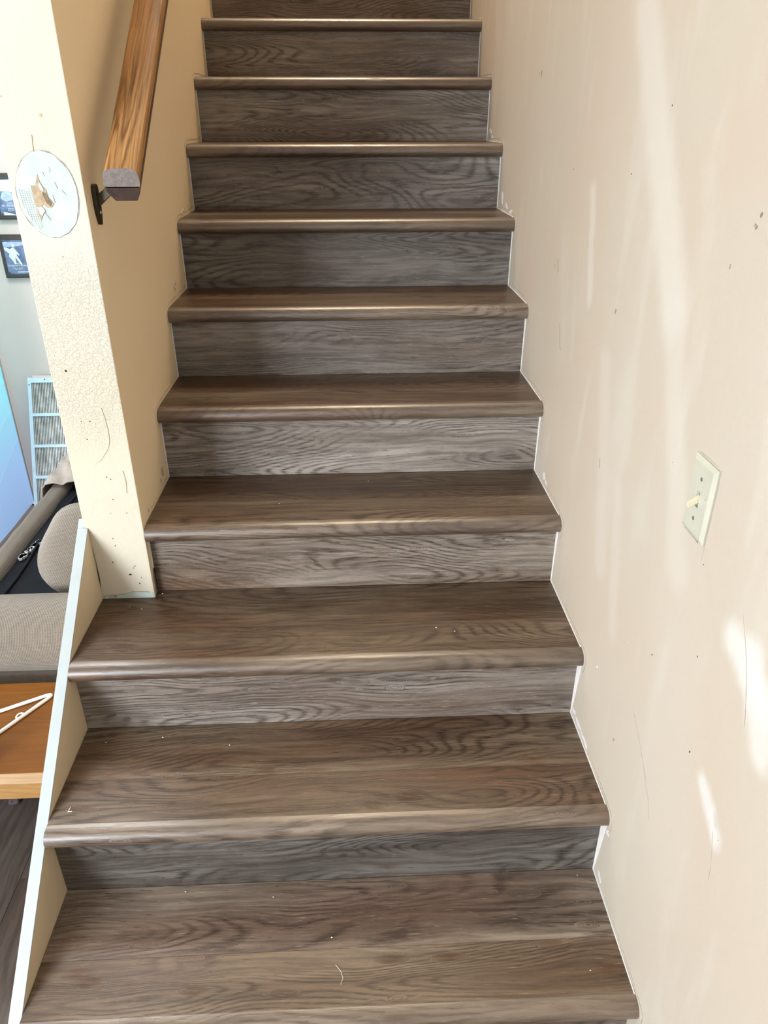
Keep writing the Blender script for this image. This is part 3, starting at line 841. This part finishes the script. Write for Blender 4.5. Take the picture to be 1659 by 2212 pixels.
sco = bm_obj('screw', bm, 'screw_brass'); sco.matrix_world = Matrix.Translation((0.0086, by - 0.001, bz - 0.018)) @ Matrix.Rotation(math.pi / 2, 4, 'Y'); bpy.context.view_layer.update(); adopt(br, sco)

# ------------------------------------------------------------------ light switch
swy, swz = 0.1445, 1.1105
xw = wr(swy)
sw = empty('light_switch', (xw, swy, swz), 'ivory toggle light switch plate on the pale right wall', 'switch')
bm = bmesh.new()
hw, hh, bv = 0.0352, 0.0575, 0.007
lo = [(-hw, -hh), (hw, -hh), (hw, hh), (-hw, hh)]
hi = [(-hw + bv, -hh + bv), (hw - bv, -hh + bv), (hw - bv, hh - bv), (-hw + bv, hh - bv)]
r0 = [bm.verts.new((xw - 0.0002, swy + a, swz + b)) for a, b in lo]
r1 = [bm.verts.new((xw - 0.0022, swy + a, swz + b)) for a, b in lo]
r2_ = [bm.verts.new((xw - 0.0056, swy + a, swz + b)) for a, b in hi]
slot = [(-0.0052, -0.0120), (0.0052, -0.0120), (0.0052, 0.0120), (-0.0052, 0.0120)]
r3 = [bm.verts.new((xw - 0.0056, swy + a, swz + b)) for a, b in slot]
r4 = [bm.verts.new((xw - 0.0022, swy + a, swz + b)) for a, b in slot]
bm.faces.new(r0)
for A, B in ((r0, r1), (r1, r2_), (r2_, r3), (r3, r4)):
    for i in range(4):
        j = (i + 1) % 4
        bm.faces.new((A[i], A[j], B[j], B[i]))
cp = bm_obj('cover_plate', bm, 'ivory_plate')
so = box('toggle_slot', xw - 0.0024, xw - 0.0004, swy - 0.0051, swy + 0.0051, swz - 0.0119, swz + 0.0119, 'slot_dark')
lp = prism('slot_rim', [(-0.0066, -0.0134), (0.0066, -0.0134), (0.0066, 0.0134), (-0.0066, 0.0134), (-0.0053, 0.0121), (0.0053, 0.0121), (0.0053, -0.0121), (-0.0053, -0.0121)][0:4], 'x', 0, 0.0001, 'ivory_plate') if False else None
bm = bmesh.new()
ta = [(-0.0042, -0.0036), (0.0042, -0.0036), (0.0042, 0.0056), (-0.0042, 0.0056)]
tb = [(-0.0034, -0.0118), (0.0034, -0.0118), (0.0034, -0.0058), (-0.0034, -0.0058)]
A = [bm.verts.new((xw - 0.003, swy + a, swz + b)) for a, b in ta]
B = [bm.verts.new((xw - 0.0185, swy + a, swz + b)) for a, b in tb]
bm.faces.new(A); bm.faces.new(B[::-1])
for i in range(4): bm.faces.new((A[i], A[(i + 1) % 4], B[(i + 1) % 4], B[i]))
bmesh.ops.bevel(bm, geom=bm.edges[:], offset=0.0006, segments=2, affect='EDGES')
tg = bm_obj('toggle', bm, 'ivory_toggle')
adopt(sw, cp, so, tg)
for dz in (0.0302, -0.0302):
    bm = bmesh.new(); lathe(bm, [(0, 0.0010), (0.0022, 0.0008), (0.0032, 0)], (0, 0, 0), 12)
    s_ = bm_obj('screw', bm, 'steel_screw')
    s_.matrix_world = Matrix.Translation((xw - 0.0056, swy, swz + dz)) @ Matrix.Rotation(-math.pi / 2, 4, 'Y')
    bpy.context.view_layer.update(); adopt(sw, s_)
ribs = ribbon('r', [(0.1210, 1.1225), (0.1225, 1.1195), (0.124, 1.1175)], 0.0011, 'scuff_grey', 'scratch', th=0.0062, seed=3)
adopt(sw, ribs)
mark_right('scuff_mark', 0.150, 1.0495, 0.028, 0.0008, 'scuff_grey', 801, th=0.0005, n=14, jag=0.5)
mark_right('scuff_mark', 0.1075, 1.10, 0.0007, 0.055, 'scuff_grey', 802, th=0.0005, n=16, jag=0.5)
mark_right('scuff_mark', 0.1445, 1.1705, 0.034, 0.0008, 'scuff_grey', 803, th=0.0005, n=16, jag=0.5)

# ------------------------------------------------------------------ coffee table
tab = empty('coffee_table', (-0.58, 0.5, 0), 'low reddish brown wooden table with pale wood edging beside the stair panel', 'table')
tx0, tx1, ty0, ty1, tz = -1.00, -0.1535, 0.366, 0.645, 0.400
t1 = box('table_top', tx0, tx1, ty0 + 0.002, ty1, tz - 0.020, tz, 'cherry_top', bev=0.0012); box_uv(t1)
t2 = prism('edge_strip', [(ty0 - 0.012, tz - 0.022), (ty0 + 0.0016, tz - 0.022), (ty0 + 0.0016, tz - 0.0022), (ty0 - 0.001, tz - 0.0022), (ty0 - 0.012, tz - 0.019)], 'x', tx0, tx1, 'maple_edge'); box_uv(t2)
t3 = box('apron', tx0 + 0.01, tx1 - 0.002, ty0 + 0.003, ty0 + 0.018, tz - 0.078, tz - 0.0225, 'maple_edge', bev=0.0008); box_uv(t3, du=3.1)
t4 = box('apron', tx0 + 0.01, tx1 - 0.002, ty1 - 0.018, ty1 - 0.003, tz - 0.080, tz - 0.0205, 'maple_edge'); box_uv(t4, du=5.1)
adopt(tab, t1, t2, t3, t4)
for x in (tx0 + 0.02, tx1 - 0.05):
    for y in (ty0 + 0.019, ty1 - 0.053):
        lg = box('leg', x, x + 0.034, y, y + 0.034, 0.0003, tz - 0.0205, 'maple_edge', bev=0.002); box_uv(lg, along='z'); adopt(tab, lg)

# white clothes hanger lying on the table
hz = tz + 0.0043
Cn = Vector((-0.2255, 0.5985, hz))
d1 = Vector((-0.087, -0.047, 0)).normalized(); d2 = Vector((-0.071, -0.113, 0)).normalized()
neck = Cn + d2 * 0.205; far = Cn + d1 * 0.35
def rounded(a, c, b, r, n=6):
    u = (a - c).normalized(); v = (b - c).normalized()
    P0, P2 = c + u * r, c + v * r
    return [P0 * (1 - t) ** 2 + c * 2 * t * (1 - t) + P2 * t * t for t in [i / n for i in range(n + 1)]]
path = rounded(far, Cn + Vector((0.006, 0.006, 0)), neck, 0.030, 10) + rounded(Cn, neck, far, 0.02) + rounded(neck, far, Cn, 0.02, 8)
bm = bmesh.new(); tube(bm, path, 0.0041, 8, closed=True)
hroot = bm_obj('clothes_hanger', bm, 'hanger_white', smooth=True)
tag(hroot, 'white plastic clothes hanger lying on the brown table', 'hanger')
nc = Cn + d2 * 0.085
side = Vector((d2.y, -d2.x, 0))
if side.dot(d1) < 0: side = -side
bm = bmesh.new(); tube(bm, [nc - d2 * 0.008, nc - d2 * 0.007 + side * 0.009, nc + side * 0.013, nc + d2 * 0.008 + side * 0.009, nc + d2 * 0.012], 0.0022, 6)
hk = bm_obj('strap_notch', bm, 'hanger_white', smooth=True); adopt(hroot, hk)
nd = (neck - (Cn + far) / 2).normalized()
s2 = Vector((nd.y, -nd.x, 0))
bm = bmesh.new(); tube(bm, [neck, neck + nd * 0.03] + [neck + nd * (0.05 + 0.022 * math.sin(a)) + s2 * (0.022 - 0.022 * math.cos(a)) for a in [i * 0.5 for i in range(8)]], 0.0024, 6)
adopt(hroot, bm_obj('hook', bm, 'hanger_white', smooth=True))

# dark red cup at the edge of the picture
bm = bmesh.new(); lathe(bm, [(0, 0.0), (0.030, 0.0), (0.034, 0.006), (0.036, 0.03), (0.035, 0.06), (0.033, 0.062), (0.031, 0.058), (0.031, 0.010), (0, 0.008)], (0, 0, 0), 24)
cup = bm_obj('cup', bm, 'red_glaze', smooth=True); cup.location = (-0.316, 0.402, tz + 0.0004)
tag(cup, 'dark red round cup at the left end of the brown table', 'cup')

# ------------------------------------------------------------------ sofa
sofa = empty('sofa', (-0.38, 1.35, 0), 'old sofa with khaki woven arm and bare black seat lining', 'sofa')
def soft_box(name, x0, x1, y0, y1, z0, z1, mat, r=0.03, amp=0.004, freq=9.0, sub=3, seed=0):
    bm = bmesh.new(); add_box(bm, x0, x1, y0, y1, z0, z1)
    bmesh.ops.bevel(bm, geom=bm.edges[:], offset=r, segments=4, affect='EDGES', profile=0.5)
    bmesh.ops.triangulate(bm, faces=bm.faces[:])
    for _ in range(sub):
        es = [e for e in bm.edges if e.calc_length() > 0.03]
        if not es: break
        bmesh.ops.subdivide_edges(bm, edges=es, cuts=1)
        bmesh.ops.triangulate(bm, faces=[f for f in bm.faces if len(f.verts) > 3])
    bm.normal_update()
    for v in bm.verts:
        v.co += v.normal * (mnoise.noise(v.co * freq + Vector((seed, 0, 0))) * amp)
    return bm_obj(name, bm, mat, smooth=True)
# rolled near arm: cylinder along x
bm = bmesh.new()
segs, nx = 36, 22
rings = []
for i in range(nx + 1):
    x = -0.66 + (0.66 - 0.156) * i / nx
    e = min(1.0, (min(i, nx - i) + 0.35) / 1.6)
    ring = []
    for j in range(segs):
        a = 2 * math.pi * j / segs
        rr = 0.094 * (e ** 0.35) * (1 + 0.02 * mnoise.noise(Vector((x * 9, math.cos(a) * 1.2, math.sin(a) * 1.2))))
        ring.append(bm.verts.new((x, 0.772 + rr * math.cos(a) * 1.02, 0.455 + rr * math.sin(a))))
    rings.append(ring)
for A, B in zip(rings, rings[1:]):
    for j in range(segs): bm.faces.new((A[j], A[(j + 1) % segs], B[(j + 1) % segs], B[j]))
bm.faces.new(rings[0]); bm.faces.new(rings[-1])
arm_o = bm_obj('arm_roll', bm, 'khaki_weave', smooth=True)
arm_p = box('arm_panel', -0.64, -0.160, 0.704, 0.838, 0.06, 0.38, 'brown_weave', bev=0.006)
seat = soft_box('seat_lining', -0.560, -0.160, 0.845, 1.93, 0.10, 0.402, 'black_lining', r=0.02, amp=0.007, freq=11, sub=4, seed=4)
rail_f = soft_box('front_rail', -0.615, -0.549, 0.845, 1.95, 0.06, 0.424, 'brown_weave', r=0.022, amp=0.004, freq=14, sub=5, seed=9)
back = soft_box('backrest', -0.30, -0.142, 1.12, 1.93, 0.40, 0.78, 'khaki_weave', r=0.05, amp=0.006, freq=8, sub=3, seed=2)
arm_far = soft_box('arm_panel', -0.62, -0.16, 1.955, 2.06, 0.06, 0.40, 'brown_weave', r=0.03, amp=0.004, sub=2)
adopt(sofa, arm_o, arm_p, seat, rail_f, back, arm_far)
# seam flap and worn patch on the black lining
bm = bmesh.new()
fl = [(-0.508 + 0.006 * math.sin(i * 0.9), 0.93 + i * 0.085, 0.4085 + 0.002 * math.sin(i * 1.7)) for i in range(12)]
tube(bm, fl, [0.0045] * 12, 6)
adopt(seat, bm_obj('lining_seam', bm, 'black_lining', smooth=True))
rnd = random.Random(11)
bm = bmesh.new()
for i in range(150):
    t = rnd.random(); s = rnd.random()
    edge = (s < 0.25 or s > 0.72 or rnd.random() < 0.3)
    if not edge: continue
    c = Vector((-0.541 + 0.014 * t + 0.022 * s, 1.205 + 0.11 * s, 0))
    r = 0.0015 + 0.0035 * rnd.random()
    ring = [(c.x + r * math.cos(a) * (0.5 + rnd.random()), c.y + 1.6 * r * math.sin(a) * (0.5 + rnd.random())) for a in [k * 1.05 for k in range(6)]]
    A = [bm.verts.new((p[0], p[1], 0.4125)) for p in ring]; B = [bm.verts.new((p[0], p[1], 0.405)) for p in ring]
    bm.faces.new(A)
    for k in range(6): bm.faces.new((A[k], B[k], B[(k + 1) % 6], A[(k + 1) % 6]))
wp = bm_obj('worn_patch', bm, 'worn_white'); adopt(seat, wp)
for f_ in (0,):
    legs = [(-0.60, 0.74), (-0.20, 0.74), (-0.60, 2.0), (-0.20, 2.0)]
    for (x, y) in legs:
        adopt(sofa, box('leg', x - 0.02, x + 0.02, y - 0.02, y + 0.02, 0.0003, 0.0605, 'dark_plaque'))

# cushion leaning behind the near arm
def cushion(name, c, size, rot, mat, p=2.6, seed=0, n=28):
    bm = bmesh.new()
    bmesh.ops.create_uvsphere(bm, u_segments=n * 2, v_segments=n, radius=1.0)
    for v in bm.verts:
        q = v.co.copy()
        L = (abs(q.x) ** p + abs(q.y) ** p + abs(q.z) ** p) ** (1 / p)
        q /= L
        q *= 1 + 0.03 * mnoise.noise(q * 2.2 + Vector((seed, 0, 0)))
        v.co = Vector((q.x * size[0], q.y * size[1], q.z * size[2]))
    o = bm_obj(name, bm, mat, smooth=True)
    o.location = c; o.rotation_euler = rot
    return o
cu = cushion('cushion', (-0.212, 0.945, 0.580), (0.120, 0.068, 0.122), (math.radians(-16), math.radians(27), math.radians(8)), 'khaki_weave', 2.8, 3)
tag(cu, 'khaki woven cushion propped against the sofa arm by the stair wall', 'cushion')

# crumpled throw over the far end of the front rail
bm = bmesh.new()
G = 26
grid = []
for i in range(G):
    row = []
    for j in range(G):
        u = i / (G - 1); v = j / (G - 1)
        x = -0.655 + 0.26 * u
        y = 1.66 + 0.27 * v + 0.05 * u
        drop = max(0, 0.13 - u) * 1.4
        top = 0.434 + 0.05 * math.exp(-((u - .45) ** 2) / .07) * math.exp(-((v - .55) ** 2) / .12)
        fold = 0.020 * math.sin(9 * u + 5 * v + 2.5 * mnoise.noise(Vector((u * 3, v * 3, 1)))) * (0.4 + v)
        z = top - drop + abs(fold) + 0.010 * mnoise.noise(Vector((u * 7, v * 7, 5)))
        row.append(bm.verts.new((x + 0.012 * mnoise.noise(Vector((u * 5, v * 5, 9))), y, max(z, 0.428) if u > 0.13 else z)))
    grid.append(row)
for i in range(G - 1):
    for j in range(G - 1):
        bm.faces.new((grid[i][j], grid[i + 1][j], grid[i + 1][j + 1], grid[i][j + 1]))
th = bm_obj('throw_blanket', bm, 'taupe_cloth', smooth=True)
sm = th.modifiers.new('thick', 'SOLIDIFY'); sm.thickness = 0.004; sm.offset = 1
tag(th, 'crumpled taupe throw lying over the far end of the sofa', 'blanket')

# ------------------------------------------------------------------ leaning vent grille
gr = empty('vent_grille', (-0.80, 2.10, 0), 'pale blue metal air vent grille leaning against the back wall', 'vent grille')
gx0, gx1 = -0.888, -0.716
gb, gt = Vector((0, 2.085, 0.003)), Vector((0, 2.352, 0.620))
gd = (gt - gb); GL = gd.length; gd.normalize()
gn = Vector((0, -gd.z, gd.y))     # towards the room
def gbox(bm, xa, xb, a, b, d0, d1):
    vs = []
    for d in (d0, d1):
        for (x, t) in ((xa, a), (xb, a), (xb, b), (xa, b)):
            vs.append(bm.verts.new(Vector((x, 0, 0)) + gb + gd * t + gn * d))
    for f in ((0, 1, 2, 3), (7, 6, 5, 4), (0, 4, 5, 1), (1, 5, 6, 2), (2, 6, 7, 3), (3, 7, 4, 0)):
        bm.faces.new([vs[i] for i in f])
def gpart(name, specs, mat):
    bm = bmesh.new()
    for s in specs: gbox(bm, *s)
    o = bm_obj(name, bm, mat); adopt(gr, o); return o
fw = 0.0145
gpart('frame_side', [(gx0, gx0 + fw, 0, GL, 0, 0.012)], 'vent_blue')
gpart('frame_side', [(gx1 - fw, gx1, 0, GL, 0, 0.012)], 'vent_blue')
gpart('frame_end', [(gx0 + fw, gx1 - fw, GL - 0.021, GL, 0, 0.0118)], 'vent_blue')
gpart('frame_end', [(gx0 + fw, gx1 - fw, 0, 0.018, 0, 0.0118)], 'vent_blue')
cell = 0.1325
tops = [GL - 0.021]
for i in range(4):
    a = GL - 0.021 - cell * (i + 1) + 0.004
    gpart('cross_bar', [(gx0 + fw, gx1 - fw, a - 0.0125, a, 0.001, 0.0116)], 'vent_blue')
    tops.append(a - 0.0125)
ends = [GL - 0.021 - cell * (i + 1) + 0.004 for i in range(4)] + [0.018]
for a, b in zip(ends, tops):
    fins = []
    nf = 22
    for i in range(nf):
        x = gx0 + fw + (gx1 - gx0 - 2 * fw) * (i + 0.5) / nf
        fins.append((x - 0.0016, x + 0.0016, a + 0.0005, b - 0.0005, -0.010, 0.004))
    f_ = gpart('fin_row', fins, 'vent_fin'); f_['kind'] = 'stuff'
gpart('back_sheet', [(gx0 + 0.004, gx1 - 0.004, 0.005, GL - 0.004, -0.0145, -0.0125)], 'vent_back')
gpart('rear_flange', [(gx0 + 0.010, gx1 - 0.006, GL - 0.02, GL + 0.012, -0.020, -0.0165)], 'paint_room')
for (x, t) in ((gx0 + 0.006, GL - 0.030), (gx0 + 0.072, GL - 0.008), (gx1 - 0.007, GL - 0.36), (gx0 + 0.006, 0.03)):
    bm = bmesh.new(); lathe(bm, [(0, 0.0012), (0.0022, 0.001), (0.003, 0)], (0, 0, 0), 8)
    s_ = bm_obj('screw', bm, 'dark_hole')
    s_.matrix_world = Matrix.Translation(Vector((x, 0, 0)) + gb + gd * t + gn * 0.012) @ gn.to_track_quat('Z', 'Y').to_matrix().to_4x4()
    bpy.context.view_layer.update(); adopt(gr, s_)

# ------------------------------------------------------------------ two wall plaques
def text(name, s, size, loc, mat, parent, align='CENTER'):
    cu_ = bpy.data.curves.new(name, 'FONT'); cu_.body = s; cu_.size = size; cu_.align_x = align; cu_.extrude = 0.0002
    t = bpy.data.objects.new(name, cu_); C.objects.link(t)
    t.rotation_euler = (math.pi / 2, 0, 0); t.location = loc
    bpy.context.view_layer.update()
    dg = bpy.context.evaluated_depsgraph_get()
    me = bpy.data.meshes.new_from_object(t.evaluated_get(dg))
    mw = t.matrix_world.copy()
    bpy.data.objects.remove(t); bpy.data.curves.remove(cu_)
    me.materials.clear()
    o = link(name, me, mat); o.matrix_world = mw
    bpy.context.view_layer.update()
    adopt(parent, o); return o
def poly_y(name, pts, y, mat, parent, th=0.0004):
    o = prism(name, pts, 'y', y - th, y, mat); adopt(parent, o); return o
WY = 2.3995
def plaque(x0, z0, wd, ht, label):
    p = empty('wall_plaque', (x0 + wd / 2, WY, z0), label, 'plaque', 'plaques on the back wall')
    bd = box('board', x0, x0 + wd, WY - 0.014, WY, z0, z0 + ht, 'dark_plaque', bev=0.0025); box_uv(bd)
    bd2 = box('board_face', x0 + 0.006, x0 + wd - 0.006, WY - 0.0165, WY - 0.014, z0 + 0.006, z0 + ht - 0.006, 'dark_plaque', bev=0.001); box_uv(bd2)
    pt = box('metal_plate', x0 + 0.0165, x0 + wd - 0.0125, WY - 0.0178, WY - 0.0165, z0 + 0.017, z0 + ht - 0.021, 'plate_blue')
    adopt(p, bd, bd2, pt)
    for sx in (x0 + 0.0205, x0 + wd - 0.0165):
        for sz in (z0 + 0.021, z0 + ht - 0.025):
            bm = bmesh.new(); lathe(bm, [(0, 0.0016), (0.0018, 0.0013), (0.0027, 0)], (0, 0, 0), 8)
            s_ = bm_obj('screw', bm, 'dark_hole'); s_.matrix_world = Matrix.Translation((sx, WY - 0.0178, sz)) @ Matrix.Rotation(math.pi / 2, 4, 'X')
            bpy.context.view_layer.update(); adopt(p, s_)
    return p, pt
px0, pz0 = -0.8985, 1.0245
p1, pt1 = plaque(px0, pz0, 0.112, 0.166, 'lower of two small dark wood plaques, picture of a kicking figure in white')
yy = WY - 0.0179
fx, fz = px0 + 0.052, pz0 + 0.10
fig = [(-0.034, 0.014), (-0.030, 0.020), (-0.010, 0.012), (-0.004, 0.016), (0.004, 0.018), (0.010, 0.010), (0.018, -0.004), (0.022, -0.010), (0.018, -0.013), (0.012, -0.006), (0.010, -0.010), (0.018, -0.028), (0.026, -0.046), (0.021, -0.048), (0.010, -0.030), (0.004, -0.018), (0.002, -0.030), (0.003, -0.044), (-0.003, -0.044), (-0.010, -0.030), (-0.020, -0.016), (-0.016, -0.004), (-0.030, 0.006)]
poly_y('printed_figure', [(fx + a, fz + b) for a, b in fig], yy, 'print_white', pt1)
poly_y('printed_figure', oval(fx + 0.0035, fz + 0.025, 0.0048, 0.006, 12, 0.05, 2), yy, 'print_white', pt1)
poly_y('printed_band', [(px0 + 0.018, pz0 + 0.139), (px0 + 0.098, pz0 + 0.139), (px0 + 0.098, pz0 + 0.126), (px0 + 0.018, pz0 + 0.118)], yy + 0.0002, 'print_pale', pt1)
text('printed_text', 'ELIAS NEFTHERALI', 0.0088, (px0 + 0.0575, yy, pz0 + 0.0465), 'print_white', pt1)
text('printed_text', 'CLASSE', 0.0072, (px0 + 0.0575, yy, pz0 + 0.0550), 'print_white', pt1)
text('printed_text', 'TAEKWONDO', 0.0058, (px0 + 0.0575, yy, pz0 + 0.0380), 'print_white', pt1)
text('printed_text', '2012-2013', 0.0058, (px0 + 0.0575, yy, pz0 + 0.0325), 'print_white', pt1)
poly_y('printed_band', [(px0 + 0.054, pz0 + 0.0235), (px0 + 0.099, pz0 + 0.0235), (px0 + 0.099, pz0 + 0.0265), (px0 + 0.054, pz0 + 0.0265)], yy, 'print_white', pt1)
qx0, qz0 = -0.8760, 1.2445
p2, pt2 = plaque(qx0, qz0, 0.112, 0.166, 'upper of two small dark wood plaques, partly outside the picture')
poly_y('printed_band', [(qx0 + 0.018, qz0 + 0.143), (qx0 + 0.098, qz0 + 0.143), (qx0 + 0.098, qz0 + 0.098), (qx0 + 0.018, qz0 + 0.104)], yy, 'print_white', pt2)
poly_y('printed_figure', oval(qx0 + 0.053, qz0 + 0.084, 0.025, 0.017, 14, 0.12, 5), yy, 'print_pale', pt2)
text('printed_text', 'BEL SERDIQ 510', 0.0092, (qx0 + 0.0575, yy, qz0 + 0.0485), 'print_white', pt2)
text('printed_text', 'BLDRS', 0.0072, (qx0 + 0.0575, yy, qz0 + 0.0580), 'print_white', pt2)
text('printed_text', 'SUMMER', 0.0058, (qx0 + 0.0575, yy, qz0 + 0.0390), 'print_white', pt2)
text('printed_text', '2011-2012', 0.0058, (qx0 + 0.0575, yy, qz0 + 0.0330), 'print_white', pt2)
poly_y('printed_band', [(qx0 + 0.028, qz0 + 0.0175), (qx0 + 0.075, qz0 + 0.0175), (qx0 + 0.05, qz0 + 0.0250), (qx0 + 0.028, qz0 + 0.0290)], yy, 'print_white', pt2)

# ------------------------------------------------------------------ little things lying about
def crumpled(name, c, r, mat, seed, flat=0.5):
    bm = bmesh.new(); bmesh.ops.create_icosphere(bm, subdivisions=2, radius=1.0)
    for v in bm.verts:
        s = 1 + 0.55 * mnoise.noise(v.co * 2.1 + Vector((seed, seed, 0)))
        v.co = Vector((v.co.x * r * s, v.co.y * r * s, max(-0.8, v.co.z * s) * r * flat))
    o = bm_obj(name, bm, mat); o.location = (c[0], c[1], c[2] + 0.8 * r * flat); return o
li = crumpled('lint_scrap', (-0.427, 0.652, 0.0004), 0.016, 'lint', 4, 0.35)
tag(li, 'small fluffy grey scrap on the dark floor below the table', 'scrap')
bm = bmesh.new(); tube(bm, [(-0.0905, 0.288, 0), (-0.0925, 0.2775, 0.0), (-0.0895, 0.2775, 0.0005), (-0.0850, 0.2785, 0.0)], 0.0008, 6)
shv = bm_obj('wood_shaving', bm, 'crumb_white'); shv.location = (0, 0, Z[2] + 0.0010)
tag(shv, 'tiny white L-shaped shaving near the left end of a lower tread', 'shaving')
bm = bmesh.new(); tube(bm, [(0.428, 0.072, 0), (0.438, 0.06, 0.0), (0.442, 0.047, 0.0), (0.438, 0.036, 0.0)], 0.0004, 5)
hr = bm_obj('hair', bm, 'crumb_white'); hr.location = (0, 0, Z[1] + 0.0006)
tag(hr, 'fine pale curved hair on the bottom tread', 'hair')
rnd = random.Random(5)
spots = [(1, 0.30, 0.215), (1, 0.12, 0.235), (1, 0.42, 0.125), (2, 0.05, 0.47), (2, 0.20, 0.44), (2, -0.07, 0.46), (3, -0.05, 0.70), (3, -0.02, 0.69), (3, 0.66, 0.585), (3, 0.70, 0.57), (3, 0.015, 0.752), (4, 0.52, 0.97), (4, 0.30, 0.85), (1, 0.93, 0.235), (1, 0.90, 0.04)]
bm = bmesh.new(); bmesh.ops.create_icosphere(bm, subdivisions=1, radius=0.0011)
proto = bm_obj('crumb', bm, 'crumb_white')
for i, (k, x, y) in enumerate(spots):
    o = proto if i == 0 else proto.copy()
    if i: C.objects.link(o)
    s = 0.7 + rnd.random() * 0.7
    o.scale = (s * 1.4, s, s * 0.7); o.location = (x, y, Z[k] + 0.0008 * s)
    wh = {1: 'bottom tread', 2: 'second tread from the bottom', 3: 'third tread from the bottom', 4: 'fourth tread from the bottom'}[k]
    tag(o, 'tiny white plaster crumb lying on the ' + wh, 'crumb', 'plaster crumbs on the ' + wh)
